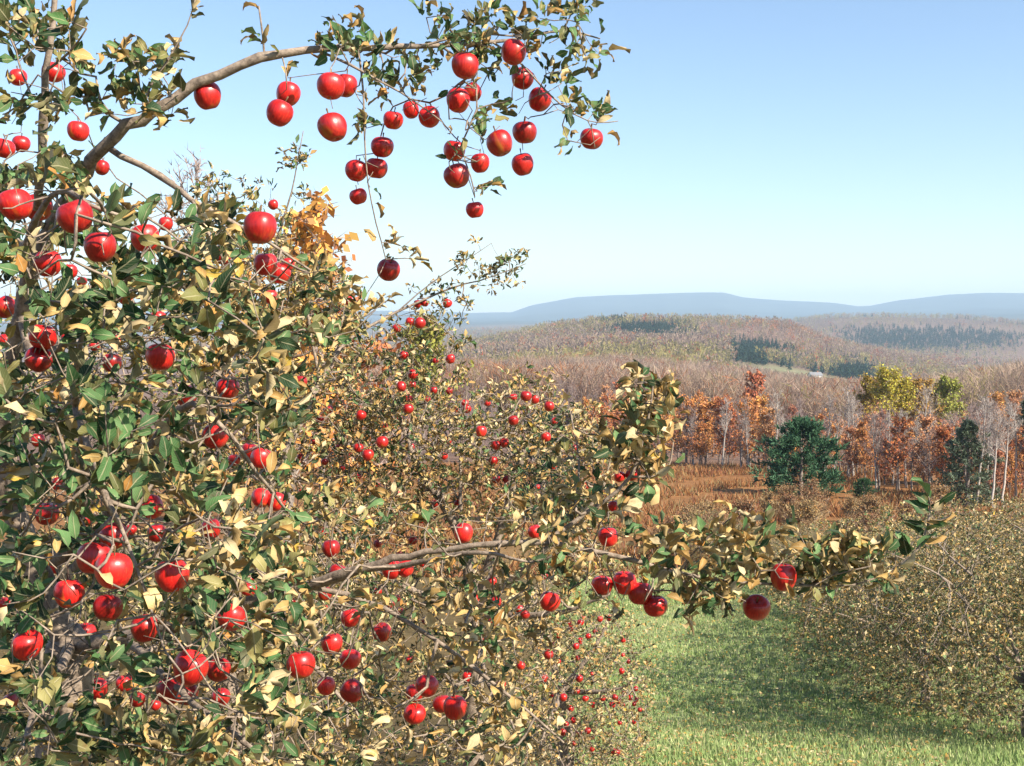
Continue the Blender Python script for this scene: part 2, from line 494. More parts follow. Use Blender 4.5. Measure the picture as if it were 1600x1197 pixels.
# ------------------------------------------------------------------ leaves (arrays)
SS = np.array([0, .18, .45, .75, 1.0])
WS = np.array([.04, .72, 1.0, .66, .02])
def leaf_arrays(base, d, n, ln, wd, fold, curl, twist, wave, detail=True):
    """curled, folded leaves: returns verts (N,k,3), quads for one leaf, uv (k,2)"""
    if detail: s_, w_ = SS, WS
    else: s_, w_ = np.array([0, .5, 1.0]), np.array([.15, 1.0, .05])
    d = unit(d)
    side = unit(np.cross(d, n))
    n = np.cross(side, d)
    N_, m = len(base), len(s_)
    c = np.where(np.abs(curl) < 1e-3, 1e-3, curl)[:, None]
    s = s_[None]
    along = np.sin(c * s) / c
    drop = -(1 - np.cos(c * s)) / c
    ctr = base[:, None] + (d[:, None] * along[..., None] + n[:, None] * drop[..., None]) * ln[:, None, None]
    nn = n[:, None] * np.cos(c * s)[..., None] + d[:, None] * np.sin(c * s)[..., None]
    tw = (twist[:, None] * (s - 0.2))[..., None]
    sd = side[:, None] * np.cos(tw) + nn * np.sin(tw)
    nn = nn * np.cos(tw) - side[:, None] * np.sin(tw)
    hw = (w_[None] * wd[:, None] / 2)[..., None]
    cf, sf = np.cos(fold)[:, None, None], np.sin(fold)[:, None, None]
    wv = (np.sin(7 * s + wave[:, None] * 6) * 0.2 * wd[:, None])[..., None]
    l = ctr - sd * hw * cf + nn * (hw * sf + wv)
    r = ctr + sd * hw * cf + nn * (hw * sf - wv)
    v = np.stack([l, ctr, r], 2).reshape(N_, m * 3, 3)
    q = []
    for j in range(m - 1):
        for t in (0, 1):
            a = j * 3 + t
            q.append((a, a + 1, a + 4, a + 3))
    uv = np.array([(t / 2, sv) for sv in s_ for t in range(3)])
    return v, np.array(q), uv

TAN = np.array([(0.58, 0.41, 0.19), (0.50, 0.33, 0.12), (0.62, 0.49, 0.28), (0.40, 0.24, 0.08)])
OLIVE = np.array([(0.17, 0.165, 0.055), (0.27, 0.24, 0.09), (0.09, 0.10, 0.035)])
GREEN = np.array([(0.035, 0.085, 0.03), (0.07, 0.15, 0.05), (0.022, 0.05, 0.02), (0.11, 0.20, 0.075)])
GOLD = np.array([(0.45, 0.30, 0.05), (0.42, 0.20, 0.05)])
def leaf_tints(n, p_tan, p_green, p_gold=0.03):
    u = rng.random(n)
    out = OLIVE[rng.integers(0, 3, n)]
    out = np.where((u < p_tan)[:, None], TAN[rng.integers(0, 4, n)], out)
    out = np.where(((u >= p_tan) & (u < p_tan + p_green))[:, None], GREEN[rng.integers(0, 4, n)], out)
    out = np.where((u > 1 - p_gold)[:, None], GOLD[rng.integers(0, 2, n)], out)
    return out * (0.8 + 0.4 * rng.random((n, 1)))

# ------------------------------------------------------------------ branching
class Skeleton:
    """limbs laid by hand, then twigs grown from them out to every spur point"""
    def __init__(s):
        s.pos, s.par, s.rad, s.limbs = [], [], [], []
    def limb(s, ctrl, start=None, step=0.05):
        """ctrl rows (x,y,z,r); start: grow from the nearest existing node"""
        ctrl = [tuple(c) for c in ctrl]
        par = -1
        if start is not False and s.pos:
            p0 = np.array(ctrl[0][:3])
            d = np.linalg.norm(np.array(s.pos) - p0, axis=1)
            par = int(d.argmin())
            if d[par] > 0.03:
                ctrl = [(*s.pos[par], min(ctrl[0][3] * 1.15, s.rad[par]))] + ctrl
        ln = smooth_line(ctrl, step)
        jit = rng.normal(0, 1, (len(ln), 3)) * np.clip(ln[:, 3:4] * 0.26, 0.0005, 0.004)
        jit[0] = 0
        ln[:, :3] += jit
        ids = []
        for k, row in enumerate(ln):
            if k == 0 and par >= 0 and np.linalg.norm(row[:3] - s.pos[par]) < 1e-4:
                ids.append(par); continue
            s.pos.append(row[:3]); s.par.append(par if not ids else ids[-1]); s.rad.append(row[3])
            ids.append(len(s.pos) - 1)
        s.limbs.append(ln)
        return ln
    def grow(s, att, bias=0.25, rtip=0.0011, rmax=0.012):
        att = np.asarray(att, float)
        n0 = len(s.pos)
        pos = np.array(s.pos)
        plen = np.zeros(n0)
        dist = np.full(len(att), 1e9); near = np.zeros(len(att), int)
        for a in range(0, n0, 400):
            dd = np.linalg.norm(att[:, None] - pos[None, a:a + 400], axis=2)
            m = dd.min(1); j = dd.argmin(1) + a
            up = m < dist
            dist[up], near[up] = m[up], j[up]
        todo = np.ones(len(att), bool)
        pl = list(plen)
        node_of = np.full(len(att), -1)
        for _ in range(len(att)):
            k = int(np.where(todo, dist, 1e9).argmin())
            p = near[k]
            a, b = np.array(s.pos[p]), att[k]
            L_ = np.linalg.norm(b - a)
            cur = p
            nseg = 1 if L_ < 0.07 else (2 if L_ < 0.2 else 3)
            for q_ in range(1, nseg):
                m = a + (b - a) * q_ / nseg + rng.normal(0, 1, 3) * L_ * 0.06 - np.array([0, 0, 0.05 * L_])
                s.pos.append(m); s.par.append(cur); s.rad.append(0); pl.append(pl[cur] + L_ / nseg)
                cur = len(s.pos) - 1
            s.pos.append(b); s.par.append(cur); s.rad.append(0); pl.append(pl[cur] + L_ / nseg)
            cur = len(s.pos) - 1
            node_of[k] = cur
            todo[k] = False
            c = np.linalg.norm(att - b, axis=1) + bias * pl[cur]
            up = todo & (c < dist)
            dist[up], near[up] = c[up], cur
        # radii by number of descendants
        n = len(s.pos)
        cnt = np.ones(n)
        for k in range(n - 1, n0 - 1, -1):
            if s.par[k] >= 0: cnt[s.par[k]] += cnt[k]
        rad = np.array(s.rad, float)
        rad[n0:] = np.minimum(rtip * cnt[n0:] ** 0.45, rmax)
        for k in range(n0, n):
            rad[k] = min(rad[k], rad[s.par[k]] * 0.95)
        s.rad = list(rad)
        s.cnt, s.n0 = cnt, n0
        return node_of
    def twig_geo(s, geo, thin=3):
        kids = {}
        for k in range(s.n0, len(s.pos)):
            kids.setdefault(s.par[k], []).append(k)
        pos, rad = np.array(s.pos), np.array(s.rad)
        starts = [(p, k) for p, ks in kids.items() for k in ks if p < s.n0]
        while starts:
            p, k = starts.pop()
            chain = [p, k]
            while k in kids:
                ks = sorted(kids[k], key=lambda j: -s.cnt[j])
                for j in ks[1:]: starts.append((k, j))
                k = ks[0]; chain.append(k)
            r = rad[chain].copy(); r[0] = min(r[0], r[1] * 1.1)
            v, q, t = tube(pos[chain], r, 5 if r[1] > 0.0035 else thin)
            geo.add(v, q, t)

def spur_leaves(sk, nodes, per, tree_mid, lens, fold_m=0.7, up=0.35, leafy=None):
    """clusters of leaves at spur nodes -> dict of arrays"""
    pos = np.array(sk.pos)
    par = np.array(sk.par)
    cnt = rng.integers(per[0], per[1] + 1, len(nodes))
    if leafy is not None: cnt = np.where(leafy, cnt, rng.integers(0, 3, len(nodes)))
    idx = np.repeat(nodes, cnt)
    tw = unit(pos[idx] - pos[par[idx]])
    n = len(idx)
    rd = unit(rng.normal(0, 1, (n, 3)))
    d = unit(0.45 * tw + 0.85 * rd + np.array([0, 0, up]))
    nn = unit(unit(rng.normal(0, 1, (n, 3))) * 0.75 + np.array([0.45, -0.45, 0.62]))
    par_ = np.abs((d * nn).sum(1)) > 0.95
    nn[par_] = np.array([0.9, 0.3, 0.2])
    base = pos[idx] + d * rng.uniform(0.006, 0.022, (n, 1)) + rng.normal(0, 0.007, (n, 3))
    ln = rng.uniform(lens[0], lens[1], n)
    dry = rng.random(n)
    fold = np.clip(rng.normal(fold_m, 0.35, n), 0.05, 1.35)
    wd = ln * rng.uniform(0.42, 0.66, n)
    curl = rng.normal(0.8, 1.1, n)
    twist = rng.normal(0, 0.8, n)
    return dict(base=base, d=d, n=nn, ln=ln, wd=wd, fold=fold, curl=curl, twist=twist, wave=rng.random(n), idx=idx)

def sub(L_, m):
    return {k: v[m] for k, v in L_.items()}

def leaf_mesh(name, L_, tints, detail, origin):
    v, q, uv = leaf_arrays(L_['base'] - np.asarray(origin), L_['d'], L_['n'], L_['ln'], L_['wd'], L_['fold'], L_['curl'], L_['twist'], L_['wave'], detail)
    n, k = v.shape[:2]
    Q = (q[None] + np.arange(n)[:, None, None] * k).reshape(-1, 4)
    return mesh_np(name, v.reshape(-1, 3), Q, np.repeat(tints, k, 0), np.tile(uv, (n, 1)), True, [M_LEAF])

# ------------------------------------------------------------------ apples
def apple_meshes():
    out = []
    for seed in range(4):
        r_ = np.random.default_rng(seed)
        nseg, prof = 26, []
        for t in np.linspace(0, 1, 17):
            a = t * math.pi
            rad = math.sin(a) ** 0.85 * (1.0 + 0.10 * math.cos(a)) if 0 < t < 1 else 0.0
            z = 1.0 * math.cos(a)
            dt, db = math.exp(-(rad / 0.30) ** 2), math.exp(-(rad / 0.24) ** 2)
            z -= 0.34 * dt if t < 0.5 else 0
            z += 0.24 * db if t > 0.5 else 0
            prof.append((max(rad, 0.012), z))
        v = []
        ph = r_.random() * 6
        for rad, z in prof:
            for j in range(nseg):
                th = j * 2 * math.pi / nseg
                lob = 1 + 0.022 * math.cos(5 * th + ph) * (1.3 - z) * 0.8 + 0.02 * math.cos(2 * th + ph)
                v.append((rad * lob * math.cos(th), rad * lob * math.sin(th), z + 0.03 * math.cos(th + ph) * rad))
        n = len(prof)
        q = [(i * nseg + j, (i + 1) * nseg + j, (i + 1) * nseg + (j + 1) % nseg, i * nseg + (j + 1) % nseg) for i in range(n - 1) for j in range(nseg)]
        out.append(mesh_np('apple', np.array(v), np.array(q), None, None, True, [M_APPLE]))
    return out
APPLE = apple_meshes()
g = Geo()
v, q, t = tube([(0, 0, 0.5), (0.03, 0.01, 0.8), (0.1, 0.02, 1.1), (0.14, 0.03, 1.35)], [0.05, 0.045, 0.05, 0.075], 6)
g.add(v, q, t, (0.16, 0.10, 0.05))
STEM = g.mesh('stem', [M_STEM], True)
g = Geo()
for j in range(5):
    a = j * 2 * math.pi / 5
    c_, s_ = math.cos(a), math.sin(a)
    g.add([(0.03 * c_ - 0.05 * s_, 0.03 * s_ + 0.05 * c_, -0.66), (0.03 * c_ + 0.05 * s_, 0.03 * s_ - 0.05 * c_, -0.66), (0.13 * c_, 0.13 * s_, -0.76), (0.08 * c_, 0.08 * s_, -0.64)], None, [(0, 1, 2), (0, 2, 3), (1, 3, 2)], (0.07, 0.05, 0.025))
CALYX = g.mesh('calyx', [M_STEM])
APPLE_N = 0
def add_apple(c, r, label, group, parts=True, tilt=None, rz=None):
    global APPLE_N
    APPLE_N += 1
    o = obj('apple', APPLE[APPLE_N % 4], None, tuple(c), (0, 0, 0), (r * random.uniform(.95, 1.05), r * random.uniform(.95, 1.05), r * random.uniform(.9, 1.06)))
    if tilt is None:
        th, az_ = abs(random.gauss(0, 0.38)), random.uniform(0, 6.28)
        tilt = (th * math.cos(az_), th * math.sin(az_))
    o.rotation_euler = (tilt[0], tilt[1], random.uniform(0, 6.28) if rz is None else rz)
    tag(o, label, 'apple', group)
    if parts:
        obj('stem', STEM, o)
        obj('calyx', CALYX, o)
    return o

# (px, py, diameter px, label or '')  on the near tree
NEAR_APPLES = [
 (28, 121, 28, 'apple left of the upright branch near the top left corner'),
 (83, 113, 34, 'apple tucked right behind the upright branch at top left'),
 (122, 205, 34, 'apple under the lower end of the thick curved branch'),
 (6, 232, 34, 'apple cut by the left picture edge high in the tree'),
 (33, 225, 27, 'small apple beside the one at the upper left picture edge'),
 (159, 262, 24, 'apple mostly hidden in leaves just below where the curved branch begins'),
 (325, 150, 41, 'single apple hanging under the middle of the pale curved branch'),
 (450, 147, 38, 'upper apple of the dark pair below the curved branch'),
 (437, 177, 41, 'dark shaded lower apple of the pair below the curved branch'),
 (24, 320, 50, 'large apple behind a green leaf at the left edge beside two bigger ones'),
 (60, 324, 42, 'apple with a leaf across it left of the large round one'),
 (117, 339, 57, 'large round glossy apple on top of a touching pair on the left'),
 (156, 386, 52, 'large apple under and touching the round glossy one'),
 (227, 372, 43, 'apple with a bright glint beside green leaves right of the big pair'),
 (406, 356, 50, 'big round apple alone against the sky below the curved branch'),
 (517, 135, 43, 'bright apple above the single round one at the start of the hanging cluster'),
 (540, 134, 35, 'apple half hidden behind the bright one under the branch tip'),
 (520, 199, 44, 'round apple hanging alone against the sky, dark on its left'),
 (597, 230, 36, 'top apple on the thin twig hanging below the curved branch'),
 (588, 263, 36, 'second apple down the thin hanging twig, lit on its right'),
 (557, 267, 36, 'nearly black shaded apple left of the thin hanging twig'),
 (560, 307, 28, 'lowest small apple in the cluster on the thin hanging twig'),
 (614, 188, 32, 'apple with a curled leaf across it above the thin hanging twig'),
 (642, 172, 26, 'small apple between two leafy ones under the high branch'),
 (671, 183, 34, 'apple split by tan leaves in the middle of the high cluster'),
 (716, 157, 38, 'apple half in shade with a leaf tip crossing it in the high cluster'),
 (739, 144, 28, 'smaller apple behind the half shaded one in the high cluster'),
 (727, 103, 42, 'black shaded apple under leaves close to the high branch'),
 (802, 82, 41, 'topmost red apple of the high cluster with leaf shadows on it'),
 (816, 123, 33, 'dark sided apple just below the topmost one of the high cluster'),
 (843, 156, 37, 'apple with a leaf over its left side on the right of the high cluster'),
 (781, 224, 41, 'left and larger apple of a touching bright pair against the sky'),
 (820, 207, 38, 'right apple of the touching bright pair, showing its calyx'),
 (817, 257, 34, 'apple hanging below the bright touching pair'),
 (750, 255, 30, 'apple to the left of the bright pair, above the lowest one'),
 (710, 236, 34, 'black shaded apple at the lower left of the high cluster'),
 (714, 275, 39, 'half shaded apple just below the black one of the high cluster'),
 (742, 328, 28, 'lowest apple hanging at the bottom of the high cluster'),
 (924, 217, 36, 'lone apple at the far right tip of the high branch'),
 (75, 412, 41, 'apple with a leaf edge across it below the large touching pair'),
 (109, 424, 24, ''), (34, 419, 15, ''), (128, 440, 16, ''), (259, 350, 22, ''),
 (415, 413, 37, 'left apple of the bright pair below the big lone round one'),
 (437, 427, 32, 'right apple of the bright pair below the big lone round one'),
 (450, 413, 20, ''), (423, 464, 22, ''), (348, 402, 24, ''),
 (8, 480, 36, 'apple cut by the left picture edge half way up'),
 (10, 533, 24, ''),
 (67, 527, 42, 'bright apple with a twin glint above a dark shaded one on the left'),
 (60, 562, 42, 'dark shaded apple under the bright twin glint one on the left'),
 (104, 526, 18, ''), (175, 567, 30, 'flat looking apple under a large green leaf on the left'),
 (147, 541, 17, ''), (180, 532, 18, ''),
 (250, 558, 45, 'apple with a pale leaf lying straight down its middle'),
 (247, 498, 25, ''), (225, 510, 20, ''),
 (356, 606, 37, 'bright apple alone beside the orange leaved background'),
 (336, 682, 41, 'heart shaped apple notched by a leaf above a row of three'),
 (390, 706, 28, 'left apple of the leafy trio below the heart shaped one'),
 (408, 716, 33, 'right apple of the leafy trio below the heart shaped one'),
 (366, 719, 20, ''), (59, 688, 22, ''), (90, 752, 15, ''),
 (73, 803, 36, 'apple with a white glint in the dark left interior of the tree'),
 (25, 808, 22, ''),
 (147, 872, 56, 'large apple with a dark hollow, front left of the biggest cluster'),
 (178, 892, 62, 'largest apple of all, on the right of the biggest cluster'),
 (178, 838, 42, 'apple topping the biggest cluster under a tan leaf'),
 (245, 833, 29, 'small apple with a glint to the right of the biggest cluster'),
 (269, 899, 53, 'large apple with patchy bright glints right of the biggest cluster'),
 (108, 928, 46, 'apple with a green leaf hanging over it below the biggest cluster'),
 (168, 950, 46, 'apple with a pale leaf in its centre below the biggest cluster'),
 (42, 1008, 49, 'apple with a dark leaf shadow in it near the lower left edge'),
 (106, 996, 34, 'left apple of a leafy pair right of the lower left edge one'),
 (134, 990, 34, 'right apple of a leafy pair right of the lower left edge one'),
 (226, 982, 42, 'apple ringed by tan leaves between the leafy pair and the far one'),
 (297, 1044, 55, 'large bright apple at the top of the lower left cluster'),
 (342, 1047, 40, 'apple seen as a narrow strip beside the lower left cluster'),
 (265, 1080, 42, 'lower apple of the lower left cluster, on its left'),
 (290, 1083, 40, 'lower apple of the lower left cluster, tucked on its right'),
 (362, 965, 45, 'apple behind crossing twigs above the lower left cluster'),
 (330, 826, 31, 'apple over a broad two coloured green leaf'),
 (432, 784, 29, 'right and brighter apple of a pair above a long curled tan leaf'),
 (408, 778, 30, 'left shaded apple of a pair above a long curled tan leaf'),
 (470, 1039, 45, 'apple showing its star shaped calyx near the bottom'),
 (345, 1090, 29, 'pale glinting apple under the narrow strip one'),
 (215, 1093, 23, ''), (243, 1102, 17, ''), (17, 1095, 25, ''), (118, 1058, 28, 'apple under long tan leaves at the lower left'),
 (48, 892, 17, ''), (6, 944, 22, ''), (88, 758, 17, ''), (135, 812, 20, ''), (205, 828, 18, ''),
 (528, 895, 29, 'apple left of the thick low branch'),
 (612, 890, 33, 'left apple of the pair hanging under the thick low branch'),
 (633, 888, 29, 'right apple of the pair hanging under the thick low branch'),
 (724, 833, 31, 'apple just above the middle of the thick low branch'),
 (836, 831, 23, ''),
 (950, 839, 31, 'apple with a twig across its top below the upright shoot'),
 (941, 915, 35, 'leftmost apple of the row of four on the low right branch'),
 (976, 911, 36, 'second apple from the left of the row of four on the low right branch'),
 (1000, 927, 37, 'third apple from the left of the row of four on the low right branch'),
 (1024, 947, 38, 'last and lowest apple of the row of four on the low right branch'),
 (859, 940, 34, 'lone apple with a bright glint left of the row of four'),
 (597, 988, 31, 'apple hanging alone below the pair under the thick branch'),
 (519, 1006, 35, 'bright apple touching a shaded one near the bottom centre'),
 (547, 1030, 34, 'shaded apple right of the bright one near the bottom centre'),
 (550, 1080, 37, 'orange tinged apple with a yellow underside near the bottom'),
 (667, 1072, 36, 'round apple above a smaller one near the bottom centre'),
 (648, 1083, 28, 'smaller apple tucked under the round one at the bottom centre'),
 (711, 1106, 38, 'right apple of the pair lowest in the tree at bottom centre'),
 (691, 1100, 30, 'left apple of the pair lowest in the tree at bottom centre'),
 (648, 1116, 34, 'lowest apple left of the bottom centre pair'),
 (510, 1072, 30, 'shaded apple left of the orange tinged one'),
 (517, 857, 27, 'leaf crossed apple above the one left of the thick branch'),
 (508, 928, 23, ''),
 (607, 422, 37, 'apple crossed by a thin twig at the foot of the long hanging twig'),
 (988, 741, 22, ''), (968, 745, 19, ''), (958, 791, 17, ''),
 (1224, 902, 43, 'bright upper apple near the tip of the low right branch'),
 (1182, 950, 41, 'dark half lit apple hanging lowest near the tip of the low right branch'),
]
for px, py in np.vstack([poly_points([(20, 700), (260, 740), (300, 1100), (30, 1110)], 12), poly_points([(20, 420), (330, 450), (320, 720), (20, 700)], 8), poly_points([(300, 850), (560, 900), (560, 1110), (320, 1110)], 8)]):
    if min(math.hypot(px - a, py - b) - dm * .5 for a, b, dm, _ in NEAR_APPLES) > 20:
        NEAR_APPLES.append((float(px), float(py), float(rng.uniform(24, 40)), ''))
# (px, py, diameter px) on the two trees behind
MID_APPLES = [
 (427, 320, 16), (350, 374, 14), (436, 613, 19), (417, 630, 19), (470, 597, 20), (414, 585, 14), (166, 733, 13),
 (544, 469, 15), (653, 475, 13), (664, 474, 12), (699, 474, 15), (641, 503, 15), (656, 505, 18), (620, 513, 15), (631, 555, 14), (704, 561, 15),
 (680, 564, 10), (645, 585, 15), (627, 604, 16), (644, 602, 13), (638, 624, 15), (638, 639, 16), (564, 649, 16), (624, 655, 12), (602, 667, 13),
 (597, 691, 19), (575, 711, 19), (560, 700, 16), (822, 619, 18), (836, 624, 15), (858, 635, 16), (802, 621, 13), (802, 657, 16), (752, 674, 18),
 (867, 658, 12), (853, 683, 15), (775, 696, 15), (788, 692, 15), (771, 720, 15), (694, 713, 12), (642, 699, 13), (730, 639, 14), (727, 630, 12),
 (667, 625, 12), (678, 610, 12), (702, 611, 12), (792, 750, 14), (775, 749, 14), (680, 787, 13), (716, 788, 14), (658, 811, 14), (645, 845, 14), (590, 850, 13),
 (775, 941, 18), (741, 937, 16), (769, 909, 15), (769, 973, 15), (857, 1023, 16), (730, 1058, 16), (783, 1069, 16), (814, 1040, 14), (500, 655, 12), (530, 700, 12),
 (515, 640, 12), (545, 622, 10), (490, 690, 11), (470, 640, 12), (455, 660, 12), (700, 690, 11), (712, 640, 10), (560, 745, 10), (590, 760, 11), (620, 770, 11),
 (440, 850, 12), (375, 840, 13), (372, 880, 13), (390, 905, 13), (455, 940, 14), (460, 970, 12), (410, 1020, 13), (395, 1010, 12), (425, 1050, 12), (610, 945, 13),
 (625, 955, 12), (665, 970, 13), (590, 925, 14), (620, 935, 12), (730, 960, 13), (820, 960, 16), (812, 952, 13), (470, 770, 11), (505, 830, 12), (300, 850, 12), (320, 790, 12),
 (700, 870, 12), (660, 880, 12), (850, 900, 12), (750, 1000, 12), (690, 1010, 11), (640, 1030, 12), (850, 1060, 13), (880, 1090, 12), (905, 1060, 12), (900, 1010, 11),
]

for px, py in np.vstack([poly_points([(450, 620), (620, 590), (900, 640), (960, 780), (480, 800)], 12), poly_points([(300, 760), (480, 780), (860, 900), (820, 1110), (480, 1110), (320, 900)], 10)]):
    MID_APPLES.append((float(px), float(py), float(rng.uniform(8.5, 12))))

def near_depth(px, py, dm):
    d = 145.0 / dm
    if py < 345 and px > 300: return float(np.clip(d, 3.35, 3.85))
    if px > 840: return float(np.clip(d, 3.25, 3.6))
    if px > 480: return float(np.clip(d, 3.2, 4.3))
    return float(np.clip(d, 2.35, 4.5))

# ------------------------------------------------------------------ near apple tree
sk = Skeleton()
def limb_px(s, rows, step=0.05, first=None):
    c = [(*P(a, b, d), r / 1000.0) for a, b, d, r in rows]
    return s.limb(([first] if first else []) + c, step=step)

tb = np.array([-1.55, 4.25]); tz = float(ground_z(*tb))
trunk_ctrl = [(tb[0], tb[1], tz - 0.1, 0.15), (tb[0] + .03, tb[1], tz + 0.35, 0.115), (tb[0] - .02, tb[1] - .05, tz + 0.9, 0.10), (*P(110, 1010, 4.15), 0.085)]
trunkA = sk.limb(trunk_ctrl, step=0.08)
LA = [
 [(110, 1010, 4.15, 50), (10, 740, 4.1, 36), (50, 430, 3.85, 25), (155, 240, 3.55, 18.5), (240, 176, 3.5, 17), (305, 133, 3.5, 15), (375, 101, 3.5, 13.5), (440, 84, 3.5, 12), (520, 75, 3.55, 10), (620, 72, 3.6, 8), (720, 70, 3.65, 6.5), (800, 62, 3.7, 5), (880, 48, 3.75, 3.5), (938, 60, 3.75, 2)],
 [(170, 232, 3.53, 10), (250, 275, 3.5, 8.5), (300, 312, 3.45, 7.5), (375, 352, 3.45, 5.5), (440, 392, 3.5, 4), (530, 455, 3.6, 2.5)],
 [(300, 312, 3.45, 5), (325, 365, 3.4, 3.5), (352, 410, 3.4, 2)],
 [(38, 430, 3.85, 14), (62, 300, 3.35, 12), (68, 210, 3.25, 11), (72, 120, 3.2, 9.5), (80, 40, 3.2, 8), (90, -60, 3.2, 6)],
 [(72, 110, 3.2, 4), (110, 80, 3.1, 3), (135, 45, 3.05, 2)],
 [(225, 186, 3.5, 4), (232, 140, 3.5, 3), (262, 95, 3.5, 2.6), (292, 40, 3.5, 2), (305, 0, 3.5, 1.5)],
 [(414, 92, 3.5, 3.5), (411, 60, 3.5, 3), (404, 10, 3.5, 2.5)],
 [(495, 78, 3.55, 4), (545, 100, 3.5, 3.4), (600, 130, 3.5, 3), (650, 160, 3.5, 2.4), (690, 190, 3.5, 1.8)],
 [(560, 78, 3.55, 3.5), (568, 150, 3.5, 2.8), (570, 220, 3.5, 2.4), (575, 285, 3.5, 2.0), (588, 350, 3.52, 1.8), (603, 405, 3.55, 1.6)],
 [(690, 72, 3.62, 4), (735, 110, 3.6, 3.4), (745, 170, 3.55, 3), (722, 225, 3.55, 2.4), (735, 275, 3.55, 2), (742, 308, 3.55, 1.6)],
 [(770, 66, 3.68, 3.6), (815, 100, 3.65, 3), (855, 145, 3.6, 2.6), (900, 180, 3.6, 2.0), (935, 192, 3.6, 1.6), (966, 189, 3.6, 1.3)],
 [(660, 72, 3.6, 3.5), (740, 52, 3.6, 3), (820, 58, 3.6, 2.4), (905, 40, 3.6, 1.8)],
 [(440, 86, 3.5, 2.4), (446, 110, 3.48, 2.0), (448, 130, 3.46, 1.6)],
 [(60, 560, 3.8, 18), (140, 500, 3.4, 12), (220, 420, 3.15, 9), (275, 438, 3.1, 7), (362, 497, 3.15, 5), (440, 540, 3.3, 3)],
 [(110, 860, 4.05, 22), (130, 720, 3.3, 15), (118, 610, 2.9, 9), (125, 540, 2.8, 6), (140, 470, 2.8, 4)],
 [(110, 900, 4.1, 24), (200, 760, 3.6, 16), (280, 640, 3.3, 9), (338, 655, 3.2, 7), (400, 738, 3.25, 5), (450, 800, 3.4, 3)],
 [(110, 1010, 4.15, 32), (250, 985, 3.9, 24), (400, 940, 3.7, 19), (560, 892, 3.5, 14), (640, 868, 3.45, 10), (745, 852, 3.4, 8), (850, 846, 3.38, 8), (960, 868, 3.38, 7), (1050, 892, 3.38, 6), (1110, 904, 3.38, 5), (1180, 912, 3.38, 4.2), (1260, 916, 3.4, 3.3), (1340, 912, 3.4, 2.8), (1400, 888, 3.4, 3.4), (1440, 848, 3.4, 3.3), (1453, 800, 3.4, 3.0), (1450, 772, 3.4, 2.2)],
 [(570, 890, 3.5, 9), (650, 880, 3.4, 8), (745, 862, 3.3, 6), (830, 880, 3.25, 3)],
 [(850, 846, 3.38, 7), (920, 802, 3.4, 6), (985, 745, 3.4, 5), (1003, 690, 3.4, 4), (1018, 625, 3.4, 3), (1022, 572, 3.4, 2)],
 [(985, 745, 3.4, 4), (1040, 740, 3.4, 3), (1052, 690, 3.4, 2)],
 [(900, 800, 3.4, 4), (905, 720, 3.5, 3), (890, 640, 3.6, 2)],
 [(1060, 895, 3.38, 4), (1090, 855, 3.35, 3), (1125, 825, 3.35, 2.2), (1150, 800, 3.35, 1.6)],
 [(1270, 916, 3.4, 2.2), (1300, 900, 3.35, 2), (1360, 885, 3.3, 1.6)],
 [(480, 915, 3.6, 8), (600, 950, 3.6, 7), (710, 1022, 3.55, 6), (810, 1098, 3.5, 4.5), (880, 1160, 3.5, 3)],
 [(200, 995, 4.0, 16), (280, 1080, 3.4, 10), (360, 1140, 3.0, 7), (420, 1190, 2.9, 4)],
 [(110, 1010, 4.15, 20), (90, 1050, 3.5, 14), (60, 1090, 2.8, 9), (40, 1150, 2.5, 5)],
 [(118, 640, 2.95, 8), (160, 760, 2.7, 6), (200, 850, 2.55, 4), (240, 960, 2.5, 3)],
 [(38, 430, 3.85, 12), (40, 380, 3.0, 9), (90, 300, 2.7, 6), (160, 330, 2.55, 4), (230, 340, 2.7, 3)],
 [(780, 858, 3.35, 4), (770, 920, 3.5, 3), (800, 1000, 3.5, 2)],
]
for rows in LA:
    limb_px(sk, rows)

